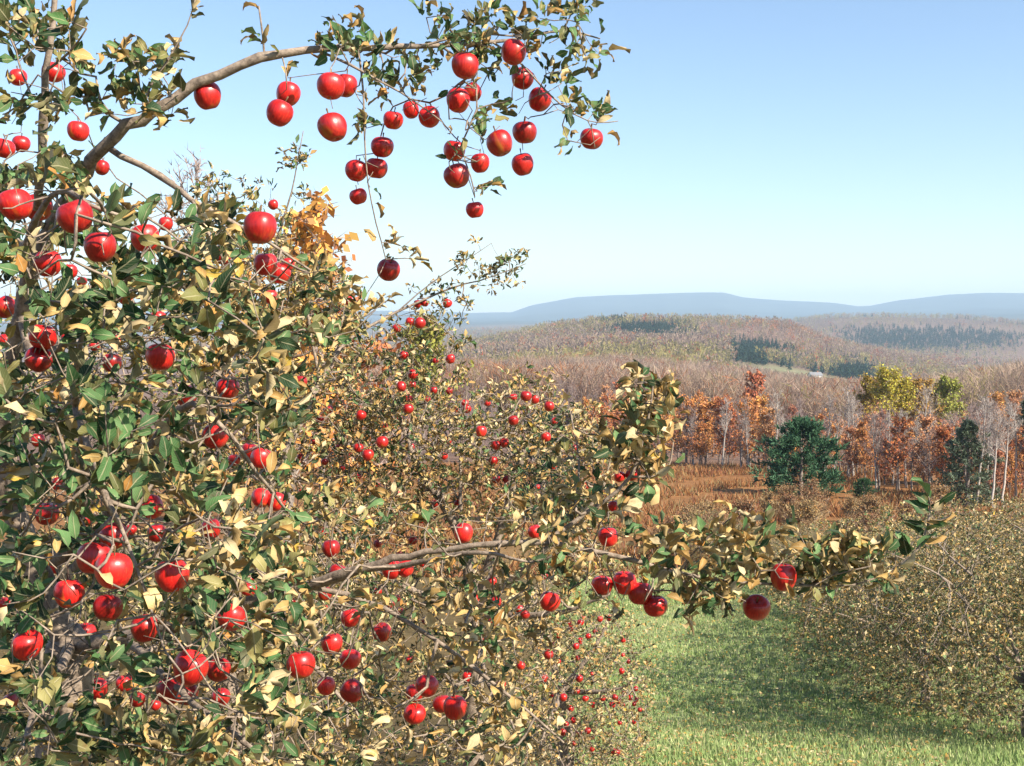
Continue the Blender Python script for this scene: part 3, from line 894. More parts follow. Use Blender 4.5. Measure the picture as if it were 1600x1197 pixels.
REG_A = [  # polygon in view, number of spurs, depth range, leaf share
 ([(0, 0), (110, 0), (130, 110), (90, 230), (160, 260), (150, 300), (0, 300)], 70, (2.9, 3.7)),
 ([(150, 60), (260, 70), (290, 120), (270, 180), (200, 200), (140, 190), (110, 120)], 26, (3.3, 3.7)),
 ([(0, 290), (150, 290), (230, 330), (330, 330), (430, 385), (400, 520), (0, 560)], 230, (2.35, 3.9)),
 ([(0, 540), (400, 500), (480, 620), (460, 760), (420, 860), (0, 860)], 380, (2.3, 4.2)),
 ([(0, 840), (420, 820), (480, 900), (470, 1200), (0, 1200)], 380, (2.2, 4.0)),
 ([(400, 390), (470, 400), (540, 440), (610, 470), (560, 520), (470, 560), (400, 520)], 60, (3.2, 3.8)),
 ([(440, 780), (560, 760), (700, 800), (850, 800), (900, 860), (880, 960), (800, 1080), (850, 1200), (450, 1200)], 165, (3.1, 4.1)),
 ([(480, 40), (940, 0), (945, 75), (880, 120), (840, 100), (760, 120), (700, 110), (600, 130), (520, 110)], 72, (3.45, 3.8)),
 ([(540, 110), (700, 100), (780, 140), (760, 200), (690, 215), (640, 175), (580, 185), (540, 150)], 34, (3.4, 3.75)),
 ([(780, 90), (860, 110), (935, 150), (945, 235), (890, 225), (850, 190), (800, 190)], 32, (3.45, 3.75)),
 ([(560, 190), (600, 185), (600, 250), (575, 300), (545, 250)], 8, (3.45, 3.6)),
 ([(690, 200), (770, 200), (790, 250), (770, 330), (725, 330), (695, 260)], 17, (3.45, 3.65)),
 ([(985, 590), (1015, 565), (1042, 590), (1058, 640), (1045, 690), (1020, 760), (960, 790), (962, 680)], 50, (3.25, 3.6)),
 ([(880, 640), (940, 660), (960, 790), (900, 830), (850, 800)], 16, (3.3, 3.8)),
 ([(840, 790), (960, 790), (1080, 800), (1110, 870), (1060, 930), (960, 950), (860, 930)], 62, (3.2, 3.6)),
 ([(1060, 880), (1120, 830), (1180, 820), (1260, 830), (1280, 920), (1180, 940), (1110, 955), (1040, 960)], 52, (3.25, 3.55)),
 ([(1250, 850), (1400, 855), (1405, 905), (1260, 925)], 34, (3.3, 3.5)),
 ([(610, 380), (640, 370), (645, 410), (610, 410)], 3, (3.5, 3.6)),
]
att, leafy = [], []
for poly, n, (d0, d1) in REG_A:
    pp = poly_points(poly, n)
    dd = rng.uniform(d0, d1, n)
    att.append(P(pp[:, 0], pp[:, 1], dd)); leafy += [True] * n
ap_list = []
for px, py, dm, lab in NEAR_APPLES:
    d = near_depth(px, py, dm)
    r = dm / F * d / 2
    c = P(px, py, d)
    ap_list.append((px, py, dm, d, r, c, lab))
    att.append((c + np.array([0.0, 0.0, r * 1.3]))[None]); leafy.append(False)
att = np.vstack(att)
nodes = sk.grow(att, bias=0.2)
# leafy shoots also bear leaves along the manual limbs' outer parts
LV = spur_leaves(sk, nodes, (5, 8), None, (0.032, 0.068), fold_m=0.75, leafy=np.array(leafy))
extra = []
pos_all = np.array(sk.pos); rad_all = np.array(sk.rad)
ext = np.where((rad_all[:sk.n0] < 0.0036))[0]
ext = ext[rng.random(len(ext)) < 0.45]
LE = spur_leaves(sk, ext, (1, 2), None, (0.035, 0.068), up=0.6)
LV = {k: np.concatenate([LV[k], LE[k]]) for k in LV}
# tip shoot leaves, placed in view order
tips = [(1450, 778, -0.3, 1.0), (1455, 790, 0.9, 0.6), (1452, 800, -0.9, 0.4), (1448, 815, 0.8, 0.2), (1443, 838, -0.8, 0.5), (1440, 845, 0.9, 0.1), (1447, 822, -1.0, 0.3), (1451, 790, -0.7, 0.8), (1446, 830, 0.9, 0.5), (1432, 855, 0.7, 0.6), (1425, 860, -0.6, 0.8), (1418, 868, -0.4, 0.9)]
tb_ = np.array([P(a, b, 3.4) for a, b, _, _ in tips]); td = np.array([(dx, random.uniform(-.5, .2), dz) for _, _, dx, dz in tips])
nT = len(tips)
LT = dict(base=tb_, d=td, n=unit(rng.normal(0, .5, (nT, 3)) + np.array([.2, -.9, .3])), ln=rng.uniform(.062, .084, nT), wd=rng.uniform(.03, .042, nT), fold=rng.uniform(.4, 1.0, nT), curl=rng.normal(.3, .5, nT), twist=rng.normal(0, .5, nT), wave=rng.random(nT), idx=np.zeros(nT, int))
LV = {k: np.concatenate([LV[k], LT[k]]) for k in LV}

# leaves that would hide an apple the photograph shows are thinned out
tintT = len(LV['ln']) - nT
LV['is_tip'] = (np.arange(len(LV['ln'])) >= tintT).astype(float)
mid = LV['base'] + unit(LV['d']) * LV['ln'][:, None] * 0.5
lx, ly, ld = PX(mid)
keep = np.ones(len(lx), bool)
for px, py, dm, d, r, c, lab in ap_list:
    rr_ = np.hypot(lx - px, ly - py)
    hid = (ld < d + 0.02) & (rr_ < dm * 0.5 + (20 if lab else 12))
    p = 0.97 if lab else 0.75
    keep &= ~(hid & (rng.random(len(lx)) < p))
    keep &= ~(np.linalg.norm(mid - c, axis=1) < r * 0.9)
keep &= ~((ly > 36) & (ly < 300) & (lx > 330) & (lx < 410) & (ly > 120))
LV = sub(LV, keep)
lx, ly, ld = lx[keep], ly[keep], ld[keep]
pt = np.clip(0.26 + 0.42 * (lx - 150) / 500, 0.22, 0.66)
pg = np.clip(0.42 - 0.3 * (lx - 100) / 500, 0.12, 0.46)
arch = (ly < 335) & (lx > 420)
pt = np.where(arch, 0.30, pt); pg = np.where(arch, 0.48, np.clip(pg + .1, 0, .55))
u = rng.random(len(lx))
tintA = np.where((u < pt)[:, None], leaf_tints(len(lx), 1, 0, .03), np.where((u < pt + pg)[:, None], leaf_tints(len(lx), 0, 1, 0.0), leaf_tints(len(lx), 0, 0, .03)))
tintA = np.where((LV['is_tip'] > .5)[:, None] & (rng.random(len(lx)) < .7)[:, None], GREEN[rng.integers(0, 4, len(lx))], tintA)
sc_ = np.where((lx > 450) & (lx < 930), .84, 1.0); LV['ln'] = LV['ln'] * sc_; LV['wd'] = LV['wd'] * sc_
LV['fold'] = np.where(u < pt, LV['fold'] * 1.25, LV['fold'] * 0.65)
LV['curl'] = np.where(u < pt, LV['curl'] * 1.3, LV['curl'] * 0.6)

rootA_loc = np.array([tb[0], tb[1], tz])
treeA = thing('apple_tree', 'nearest apple tree, laden with big red apples, long branches arching across the view', 'tree', rootA_loc, group='apple trees of the orchard')
def limb_obj(ln, parent, origin, name='branch', sides=9, m=None):
    g = Geo(); v, q, t = tube(ln[:, :3], ln[:, 3], sides); g.add(v, q, t)
    return obj(name, g.mesh(name, [m or M_BARK], True, origin), parent)
limb_obj(trunkA, treeA, rootA_loc, 'trunk', 14)
for ln in sk.limbs[1:]:
    # spur scars and knuckles along the bark
    ln = ln.copy()
    kn = rng.random(len(ln)) < 0.10
    ln[:, 3] *= 1 + kn * rng.uniform(0.1, 0.3, len(ln))
    limb_obj(ln, treeA, rootA_loc)
g = Geo(); sk.twig_geo(g, 4)
tag(obj('twigs', g.mesh('twigs', [M_BARK], True, rootA_loc), treeA), kind='stuff')
size_px = LV['ln'] * LV['wd'] * np.cos(LV['fold']) / ld ** 2.6
vis = (lx > 0) & (lx < 1600) & (ly > 0) & (ly < 1197)
order = np.argsort(-np.where(vis, size_px, 0))
big = order[:300]
isbig = np.zeros(len(lx), bool); isbig[big] = True
for k_ in big:
    one = sub(LV, np.array([k_]))
    b_ = one['base'][0]
    obj('leaf', leaf_mesh('leaf', one, tintA[[k_]], True, b_), treeA, tuple(b_ - rootA_loc))
tag(obj('leaves', leaf_mesh('leaves', sub(LV, ~isbig), tintA[~isbig], True, rootA_loc), treeA), kind='stuff')
for px, py, dm, d, r, c, lab in ap_list:
    if lab: add_apple(c, r, 'red ' + lab if lab.startswith('apple') else lab, 'apples on the nearest tree')
    else: add_apple(c, r, 'small red apple half hidden by leaves on the nearest tree', 'half hidden apples on the nearest tree')

# ------------------------------------------------------------------ the orchard trees behind
def back_tree(label, base_xy, limbs, regions, apples, per, lens, mix, ap_label, ap_group, twig=4, top=3.0):
    s = Skeleton()
    bz = float(ground_z(*base_xy))
    root_loc = np.array([*base_xy, bz])
    r0 = thing('apple_tree', label, 'tree', root_loc, group='apple trees of the orchard')
    j0 = limbs[0][0]
    hub = P(*j0[:3])
    tr = s.limb([(*base_xy, bz - 0.1, .13), (base_xy[0] + .04, base_xy[1], bz + .5, .095), (*hub, j0[3] / 1000 * 1.1)], step=0.1)
    for rows in limbs: limb_px(s, rows, 0.1)
    at, lf = [], []
    for poly, n, (d0, d1) in regions:
        pp = poly_points(poly, n) + rng.normal(0, 13, (n, 2))
        at.append(P(pp[:, 0], pp[:, 1], rng.uniform(d0, d1, n))); lf += [True] * n
    al = []
    for px, py, dm, d in apples:
        r = dm / F * d / 2; c = P(px, py, d); al.append((px, py, dm, d, r, c))
        at.append((c + np.array([0, 0, r * 1.3]))[None]); lf.append(False)
    nd = s.grow(np.vstack(at), bias=0.2, rtip=0.0016)
    L_ = spur_leaves(s, nd, per, None, lens, leafy=np.array(lf))
    m_ = L_['base']
    x_, y_, d_ = PX(m_)
    kp = np.ones(len(x_), bool)
    for px, py, dm, d, r, c in al:
        kp &= ~((d_ < d + .03) & (np.hypot(x_ - px, y_ - py) < dm * 0.5 + 4) & (rng.random(len(x_)) < (0.88 if dm > 11.5 else .6)))
    L_ = sub(L_, kp)
    limb_obj(tr, r0, root_loc, 'trunk', 10)
    for ln in s.limbs[1:]: limb_obj(ln, r0, root_loc, 'branch', 6)
    g = Geo(); s.twig_geo(g, 3)
    tag(obj('twigs', g.mesh('twigs', [M_BARK], True, root_loc), r0), kind='stuff')
    tag(obj('leaves', leaf_mesh('leaves', L_, leaf_tints(len(L_['ln']), *mix), False, root_loc), r0), kind='stuff')
    for px, py, dm, d, r, c in al:
        add_apple(c, r, ap_label, ap_group, parts=dm >= 15)
    return r0

B1_l = [
 [(330, 960, 8.6, 70), (300, 780, 8.6, 50), (330, 620, 8.6, 34), (390, 470, 8.7, 22), (430, 380, 8.8, 12), (455, 300, 8.8, 6), (474, 205, 8.8, 3)],
 [(330, 960, 8.6, 50), (440, 720, 8.6, 34), (500, 600, 8.8, 22), (545, 530, 9.0, 14), (620, 488, 9.2, 10), (700, 452, 9.3, 7), (770, 432, 9.3, 5), (822, 412, 9.3, 3)],
 [(620, 488, 9.2, 6), (670, 445, 9.2, 5), (730, 405, 9.2, 3.5), (768, 380, 9.2, 2.5)],
 [(330, 960, 8.6, 45), (180, 800, 8.0, 28), (80, 640, 7.8, 16), (40, 500, 7.8, 8)],
 [(390, 470, 8.7, 12), (350, 380, 8.6, 8), (340, 300, 8.6, 4)],
 [(500, 600, 8.8, 14), (480, 470, 8.8, 9), (500, 400, 8.8, 4)],
 [(330, 960, 8.6, 40), (200, 1040, 7.8, 24), (100, 1130, 7.4, 12)],
 [(330, 960, 8.6, 40), (450, 1000, 8.0, 24), (540, 1100, 7.8, 12)],
 [(640, 480, 9.2, 5), (700, 520, 9.1, 4), (690, 570, 9.0, 3)],
]
B1_r = [
 ([(300, 420), (420, 350), (500, 400), (560, 470), (560, 620), (440, 800), (300, 800)], 780, (7.6, 9.8)),
 ([(0, 420), (300, 420), (300, 900), (0, 900)], 630, (7.0, 9.4)),
 ([(0, 880), (560, 760), (600, 900), (560, 1200), (0, 1200)], 1170, (6.6, 9.2)),
 ([(320, 280), (360, 270), (400, 300), (430, 350), (320, 400), (300, 360)], 70, (8.3, 9.0)),
 ([(455, 240), (485, 235), (475, 290), (455, 360), (430, 350)], 22, (8.7, 8.9)),
 ([(640, 455), (700, 430), (770, 375), (770, 395), (720, 440), (660, 470)], 22, (9.1, 9.3)),
 ([(730, 440), (790, 405), (830, 405), (820, 430), (750, 450)], 24, (9.2, 9.4)),
 ([(690, 470), (740, 470), (735, 505), (690, 505)], 9, (9.1, 9.3)),
 ([(540, 520), (700, 480), (720, 520), (720, 600), (620, 680), (520, 700)], 195, (8.6, 9.6)),
]
def b_apples(lo, hi, fn):
    return [(px, py, dm, float(np.clip(138.0 / dm, 7.2, 10.2)) if fn is None else fn) for px, py, dm in MID_APPLES if lo(px, py)]
is_b1 = lambda x, y: x < 545 or (y < 600 and x < 720)
b1a = [(x, y, m, float(np.clip(138 / m, 7.2, 9.3))) for x, y, m in MID_APPLES if is_b1(x, y)]
b2a = [(x, y, m, float(np.clip(138 / m, 8.3, 10.8))) for x, y, m in MID_APPLES if not is_b1(x, y)]
back_tree('tall tan leaved apple tree behind the nearest one, thin apple twigs reaching towards the hills', (-1.9, 8.6), B1_l, B1_r, b1a, (5, 8), (0.036, 0.066), (0.44, 0.28, 0.04),
          'small red apple on the tall tan leaved tree behind the nearest one', 'apples on the tall tree behind')
B2_l = [
 [(740, 960, 9.6, 70), (720, 840, 9.6, 45), (650, 720, 9.6, 28), (620, 640, 9.6, 12), (600, 590, 9.6, 5)],
 [(740, 960, 9.6, 50), (790, 800, 9.6, 32), (820, 700, 9.6, 20), (840, 620, 9.6, 8), (846, 575, 9.6, 3)],
 [(740, 960, 9.6, 45), (850, 860, 9.4, 26), (930, 780, 9.4, 14), (960, 700, 9.4, 6)],
 [(740, 960, 9.6, 40), (860, 960, 9.2, 22), (950, 930, 9.0, 10)],
 [(740, 960, 9.6, 40), (600, 900, 9.2, 24), (520, 820, 9.0, 12)],
 [(720, 840, 9.6, 20), (720, 700, 9.8, 12), (730, 610, 9.8, 5)],
 [(740, 960, 9.6, 30), (760, 1060, 9.0, 18), (800, 1130, 8.8, 9)],
]
B2_r = [
 ([(540, 640), (620, 600), (700, 620), (720, 790), (560, 800), (480, 760)], 630, (8.8, 10.6)),
 ([(700, 640), (780, 605), (860, 600), (920, 640), (980, 700), (960, 800), (720, 800)], 720, (8.8, 10.6)),
 ([(480, 780), (960, 780), (970, 920), (880, 960), (860, 1100), (820, 1200), (480, 1200)], 1425, (8.2, 10.4)),
 ([(800, 590), (850, 570), (870, 600), (800, 620)], 18, (9.4, 9.8)),
]
back_tree('broad apple tree full of curled tan leaves, filling the middle between near tree and grass', (-0.35, 9.7), B2_l, B2_r, b2a, (4, 7), (0.036, 0.066), (0.54, 0.2, 0.03),
          'small red apple on the broad tan leaved tree in the middle', 'apples on the broad middle tree')
C_l = [
 [(880, 1080, 14.2, 60), (850, 1000, 14.2, 36), (830, 930, 14.2, 14)],
 [(880, 1080, 14.2, 45), (930, 1010, 14.2, 26), (955, 960, 14.2, 10)],
 [(880, 1080, 14.2, 40), (950, 1080, 13.8, 22), (1010, 1060, 13.6, 8)],
 [(880, 1080, 14.2, 40), (860, 1120, 13.4, 22), (840, 1180, 13.0, 8)],
]
C_r = [([(800, 930), (880, 950), (950, 945), (990, 990), (1015, 1050), (1010, 1200), (800, 1200)], 1350, (12.4, 15.4))]
cp = poly_points([(860, 965), (950, 955), (985, 1000), (1000, 1110), (990, 1180), (860, 1180)], 48)
ca = [(x, y, float(rng.uniform(6.5, 11)), float(rng.uniform(12.8, 14.2))) for x, y in cp]
back_tree('low apple tree dotted with many tiny red apples, beside the grass lane', (0.6, 14.3), C_l, C_r, ca, (4, 6), (0.038, 0.068), (0.55, 0.10, 0.03),
          'tiny red apple on the low laden tree beside the grass lane', 'apples on the low tree by the lane')

# ------------------------------------------------------------------ orchard row on the right of the lane
def lane_tree_parts(seed, H=4.4, RX=3.7):
    """trunk, branches, twigs and leaves of a free-standing apple tree round the origin"""
    s = Skeleton()
    r_ = np.random.default_rng(seed)
    tr = s.limb([(0, 0, -.15, .13), (.05, .03, .45, .10), (-.05, .05, .95, .09), (0.05, 0, 1.3, .07)], step=.15)
    for k_ in range(8):
        a = k_ * 2.4 + r_.random()
        l = RX * r_.uniform(.55, .9); h = H * r_.uniform(.2, .92)
        s.limb([(0.03, 0, r_.uniform(.8, 1.3), .05), (math.cos(a) * l * .35, math.sin(a) * l * .35, 1.3 + (h - 1.3) * .45, .035), (math.cos(a + .3) * l * .7, math.sin(a + .3) * l * .7, 1.3 + (h - 1.3) * .8, .02), (math.cos(a + .2) * l, math.sin(a + .2) * l, h, .008)], step=.15)
    p = r_.normal(0, 1, (9000, 3))
    p = unit(p) * (r_.random((9000, 1)) ** 0.45)
    p = p * np.array([RX, RX, H * .50]) + np.array([0, 0, H * .52])
    p = p[p[:, 2] > .15]
    lump = 1 + 0.25 * np.sin(p[:, 0] * 2.1 + seed) * np.cos(p[:, 1] * 1.9) + .2 * np.sin(p[:, 2] * 3)
    lump += .22 * np.sin(p[:, 0] * 5 + 1.3 * p[:, 2]) * np.cos(p[:, 1] * 4.6 + seed)
    p = p[(lump > 1.0) | (r_.random(len(p)) < .18)][:4300]
    nd = s.grow(p, bias=0.3, rtip=0.0015, rmax=.018)
    L_ = spur_leaves(s, nd, (4, 7), None, (.06, .105))
    tints = leaf_tints(len(L_['ln']), 0.46, 0.22, 0.05) * 1.1
    z = np.zeros(3)
    res = []
    g = Geo(); v, q, t = tube(tr[:, :3], tr[:, 3], 9); g.add(v, q, t)
    res.append(('trunk', g.mesh('trunk', [M_BARK], True), None))
    for ln in s.limbs[1:]:
        g = Geo(); v, q, t = tube(ln[:, :3], ln[:, 3], 6); g.add(v, q, t)
        res.append(('branch', g.mesh('branch', [M_BARK], True), None))
    g = Geo(); s.twig_geo(g, 3)
    res.append(('twigs', g.mesh('twigs', [M_BARK], True), 'stuff'))
    res.append(('leaves', leaf_mesh('leaves', L_, tints, False, z), 'stuff'))
    return res
LT1, LT2, LT3 = lane_tree_parts(3), lane_tree_parts(5), lane_tree_parts(8)
def place_parts(name, parts, x, y, rz, sc, label, cat, group=None, dz=0.0):
    o = thing(name, label, cat, (x, y, float(ground_z(x, y)) + dz), rz, group)
    o.scale = (sc, sc, sc) if not isinstance(sc, tuple) else sc
    for nm, me, kd in parts:
        c = obj(nm, me, o)
        if kd: c['kind'] = kd
    return o
for parts, x, d, rz, sc, lab in [
    (LT1, 7.9, 23.3, 0.4, (.84, .84, .86), 'dense brushy apple tree with a pale crooked trunk, right of the grass lane'),
    (LT2, 8.0, 18.8, 2.0, .84, 'apple tree cut off by the lower right picture corner'),
    (LT3, 8.9, 27.5, 5.2, (.84, .84, .72), 'brushy apple tree right behind the pale trunked one at the lane'),
    (LT2, 9.3, 32.5, 4.1, (.8, .8, .62), 'third brushy apple tree along the lane, under the tip of the low branch'),
    (LT1, 9.6, 38.0, 2.6, (.68, .68, .5), 'smaller apple tree where the lane bends under the low branch'),
    (LT3, 10.0, 44.0, 1.2, (.55, .55, .4), 'small apple tree at the far end of the grass lane beneath the low branch tip'),
    (LT2, 13.2, 28.0, 3.0, .9, 'apple tree of the second row, at the right picture edge'),
    (LT1, 13.8, 34.5, 0.9, (.9, .9, .75), 'apple tree of the second row, tops reaching the bare trunks'),
    (LT3, 14.6, 41.5, 3.9, (.8, .8, .5), 'farthest apple tree of the second row, below the grey green pine'),
    (LT2, 7.5, 46.0, 5.0, 0.5, 'small apple tree far down behind the low branch, left of the lane end'),
]:
    place_parts('apple_tree', parts, x, d, rz, sc, lab, 'tree', 'apple trees of the orchard')

# ------------------------------------------------------------------ woodland trees
def bare_tree(seed, H, leaf=None, nleaf=0, spread=0.2, low=0.3, twigc=(0.34, 0.25, 0.225), bark=None, lsize=(.16, .34)):
    r_ = np.random.default_rng(seed)
    trunk, crown = Geo(), Geo()
    n = 9
    hz = np.linspace(0, 1, n)
    bend = np.cumsum(r_.normal(0, .012 * H, (n, 2)), 0); bend -= bend[0]
    tp = np.column_stack([bend, hz * H - .3])
    v, q, t = tube(tp, .017 * H * (1 - hz) ** .8 * .75 + .03, 6); trunk.add(v, q, t)
    ends = []
    for k_ in range(34):
        h = low + (1 - low) * r_.random() ** .8
        if h > .97: h = .97
        p0 = np.array([np.interp(h, hz, tp[:, j]) for j in range(3)])
        a = r_.random() * 6.283
        l = H * (spread * (1.25 - h) + .05) * r_.uniform(.7, 1.2)
        el = r_.uniform(.5, 1.1)
        d = np.array([math.cos(a) * math.cos(el), math.sin(a) * math.cos(el), math.sin(el)])
        p1 = p0 + d * l * .5; p2 = p0 + d * l + np.array([0, 0, .12 * l])
        v, q, t = tube([p0, p1, p2], [.0055 * H * (1.1 - h), .0035 * H * (1.1 - h) + .01, .012], 4); trunk.add(v, q, t)
        for j in range(10):
            f = r_.uniform(.25, 1)
            b = p0 + (p2 - p0) * f
            dd = unit(d * .6 + r_.normal(0, .6, 3) + np.array([0, 0, .45]))
            tl = l * r_.uniform(.25, .55)
            e = b + dd * tl
            sd = unit(np.cross(dd, r_.normal(0, 1, 3))) * .028
            crown.add([b - sd, b + sd, e], None, [(0, 1, 2)], np.array(twigc) * r_.uniform(.8, 1.2))
            ends.append((b, e))
            for m in range(4):
                ff = r_.uniform(.3, .95)
                b2 = b + (e - b) * ff
                d2 = unit(dd * .7 + r_.normal(0, .6, 3) + np.array([0, 0, .3]))
                e2 = b2 + d2 * tl * r_.uniform(.3, .6)
                sd = unit(np.cross(d2, r_.normal(0, 1, 3))) * .020
                crown.add([b2 - sd, b2 + sd, e2], None, [(0, 1, 2)], np.array(twigc) * r_.uniform(.8, 1.25))
    if nleaf:
        leaf = np.asarray(leaf)
        N_ = nleaf
        ei = r_.integers(0, len(ends), N_)
        E = np.array(ends)[ei]
        c = E[:, 0] + (E[:, 1] - E[:, 0]) * r_.random((N_, 1)) + r_.normal(0, .16, (N_, 3))
        a = unit(r_.normal(0, 1, (N_, 3))); b = unit(np.cross(a, r_.normal(0, 1, (N_, 3))))
        sz = r_.uniform(lsize[0], lsize[1], (N_, 1))
        v = np.stack([c - a * sz, c + b * sz * .6, c + a * sz, c - b * sz * .6], 1).reshape(-1, 3)
        qd = np.arange(N_ * 4).reshape(-1, 4)
        tn = leaf[r_.integers(0, len(leaf), N_)] * r_.uniform(.7, 1.25, (N_, 1))
        crown.add(v, qd, None, np.repeat(tn, 4, 0))
    return [('trunk', trunk.mesh('trunk', [bark or M_WBARK], True), None), ('crown', crown.mesh('crown', [M_FOL]), None)]

def pine_tree(seed, H, RX, tint=(0.055, 0.125, 0.06), n_tier=15, tip=0.5):
    r_ = np.random.default_rng(seed)
    trunk, crown = Geo(), Geo()
    v, q, t = tube([(0, 0, -.2), (0.03, 0, H * .5), (0, 0, H * .97)], [.03 * H, .018 * H, .012], 6); trunk.add(v, q, t)
    lobes = [(r_.random() * 6.28, r_.uniform(.75, 1.25)) for _ in range(5)]
    for k_ in range(n_tier):
        h = .015 + .965 * k_ / (n_tier - 1)
        prof = min(1, (1 - h) * 1.9) ** tip * (0.82 + .3 * r_.random())
        nb = 8 if h < .7 else 6
        for j in range(nb):
            a = j * 6.283 / nb + r_.random() * .7 + k_
            asym = 1 + .28 * sum(math.cos(a - la) * (lm - 1) for la, lm in lobes)
            l = max(.12 * RX, RX * prof * asym * r_.choice([.62, .8, 1.0, 1.22]))
            el = -.02 + .7 * h + r_.uniform(-.1, .2)
            p0 = np.array([0, 0, h * H * .95])
            d = np.array([math.cos(a) * math.cos(el), math.sin(a) * math.cos(el), math.sin(el) * .8])
            v, q, t = tube([p0, p0 + d * l * .9], [.012, .006], 3); trunk.add(v, q, t)
            for m in range(17):
                f = r_.uniform(.35, 1.02) ** .8
                c = p0 + d * l * f + r_.normal(0, .05 * RX, 3) * (1.2 - .5 * f)
                fan = 5
                for z_ in range(fan):
                    dd = unit(d * .7 + r_.normal(0, .55, 3) + np.array([0, 0, .3]))
                    e = c + dd * RX * r_.uniform(.09, .17)
                    sd = unit(np.cross(dd, r_.normal(0, 1, 3))) * .014 * RX
                    crown.add([c - sd, c + sd, e + sd * .6, e - sd * .6], [(0, 1, 2, 3)], None, np.array(tint) * r_.uniform(.6, 1.6))
    return [('trunk', trunk.mesh('trunk', [M_WBARK], True), None), ('crown', crown.mesh('crown', [M_PINE]), None)]

ORANGE = [(0.62, 0.25, 0.07), (0.56, 0.20, 0.06), (0.64, 0.33, 0.10), (0.50, 0.20, 0.09)]
RUST = [(0.56, 0.23, 0.11), (0.48, 0.19, 0.10), (0.56, 0.30, 0.16)]
RED = [(0.62, 0.25, 0.10), (0.58, 0.20, 0.09), (0.58, .30, .14)]
YELLOW = [(0.44, 0.36, 0.05), (0.36, 0.32, 0.06), (0.48, 0.33, 0.05)]
YGREEN = [(0.34, 0.34, 0.06), (0.26, 0.29, 0.06)]
BARE = [bare_tree(10 + k_, 14, spread=.19) for k_ in range(4)]
BAREL = [bare_tree(20 + k_, 13, RUST, 260, .18) for k_ in range(2)]
PALE = [bare_tree(30 + k_, 15, spread=.14, low=.45, twigc=(.42, .36, .32), bark=M_PBARK) for k_ in range(2)]
ORNG = [bare_tree(40 + k_, 10, ORANGE, 2600, .30, .12, lsize=(.11, .24)) for k_ in range(3)]
ORUS = [bare_tree(50 + k_, 11, RUST, 2600, .27, .10, lsize=(.11, .24)) for k_ in range(2)]
REDT = bare_tree(60, 12, RED, 1300, .2, .3)
YELT = bare_tree(61, 13, YELLOW, 3600, .30, .5, lsize=(.10, .22))
YELB = bare_tree(62, 11, YGREEN, 3600, .34, .4, lsize=(.10, .22))
GOLDT = bare_tree(63, 10, [(0.42, 0.24, 0.05), (0.38, 0.26, 0.06)], 3600, .42, .4, lsize=(.10, .22))
PINE1 = pine_tree(70, 5.2, 2.9)
PINE2 = pine_tree(71, 6.5, 2.3, (.13, .17, .11), tip=.7)

def wood(name, parts, px, d, sc, label, cat='tree', group=None, top=None, H=None):
    """sc, or the photo row its top reaches (for a template H metres tall)"""
    x = (px - 800) / F * d
    if top is not None:
        sc = float(max(3.0, EYE[2] - (top - HOR) / F * d - float(ground_z(x, d))) / H)
    return place_parts(name, parts, x, d, random.uniform(0, 6.28), sc, label, cat, group)

wood('pine_tree', PINE1, 1254, 86, 1.0, 'broad dark green young pine at the edge of the rust coloured field')
wood('pine_tree', pine_tree(72, 1.4, .75), 1352, 84, 1.0, 'little round dark green pine right of the broad one')
wood('pine_tree', PINE2, 1516, 79, .85, 'grey green pine screened by bare trunks on the right')
wood('pine_tree', PINE2, 1612, 95, 1.05, 'dark pine cut by the right picture edge')
wood('pine_tree', pine_tree(73, 6, 2.0, (.03, .07, .04)), 848, 66, 1.0, 'green pine standing just behind the middle apple tree')
wood('red_tree', REDT, 1180, 152, 1.0, 'maple with a bright red orange top among bare trees', top=590, H=12)
wood('yellow_tree', YELT, 1388, 116, 1.0, 'tall yellow topped tree with a long bare dark trunk', top=588, H=13)
wood('yellow_tree', YELB, 1484, 138, 1.0, 'yellow green crowned tree right of the golden one', top=602, H=11)
wood('golden_tree', GOLDT, 1438, 134, 1.0, 'golden brown spreading crown between two yellow trees', top=606, H=10)
wood('yellow_tree', YELB, 655, 92, 1.0, 'yellow green tree glimpsed left of the middle apple tree', top=520, H=11)
wood('yellow_tree', YELT, 1362, 124, 1.0, 'pale yellow crown left of the tall yellow topped tree', top=600, H=13)
wood('golden_tree', GOLDT, 1460, 142, 1.0, 'golden brown crown merging into the yellow green one', top=612, H=10)
wood('yellow_tree', YELT, 1408, 118, 1.0, 'yellow crown leaning against the right of the tall yellow tree', top=603, H=13)
wood('orange_tree', ORNG[0], 440, 44, 1.02, 'orange leaved tree glowing behind the near apple tree', top=365, H=10)
wood('orange_tree', ORNG[1], 510, 60, 0.9, 'second orange tree behind the thin apple twigs', top=430, H=10)
wood('bare_tree', BARE[0], 318, 60, .95, 'pinkish bare tree rising behind the near apple tree', top=275, H=14)
r2 = random.Random(3)
def deep_top(px, t): return float(np.interp(px, [500, 900, 1100, 1200, 1350, 1500, 1700], [560, 565, 592, 606, 614, 610, 600]) * t + (1 - t) * np.interp(px, [500, 900, 1100, 1200, 1350, 1500, 1700], [625, 625, 640, 655, 665, 655, 640]))
MARKS = [(880, 'the middle apple tree'), (1015, 'the upright shoot'), (1180, 'the red topped maple'), (1254, 'the broad pine'), (1352, 'the little pine'), (1438, 'the golden crown'), (1516, 'the grey green pine'), (1700, 'the right edge')]
ORD = 'first second third fourth fifth sixth seventh eighth ninth tenth eleventh twelfth thirteenth fourteenth fifteenth sixteenth seventeenth eighteenth nineteenth twentieth'.split()
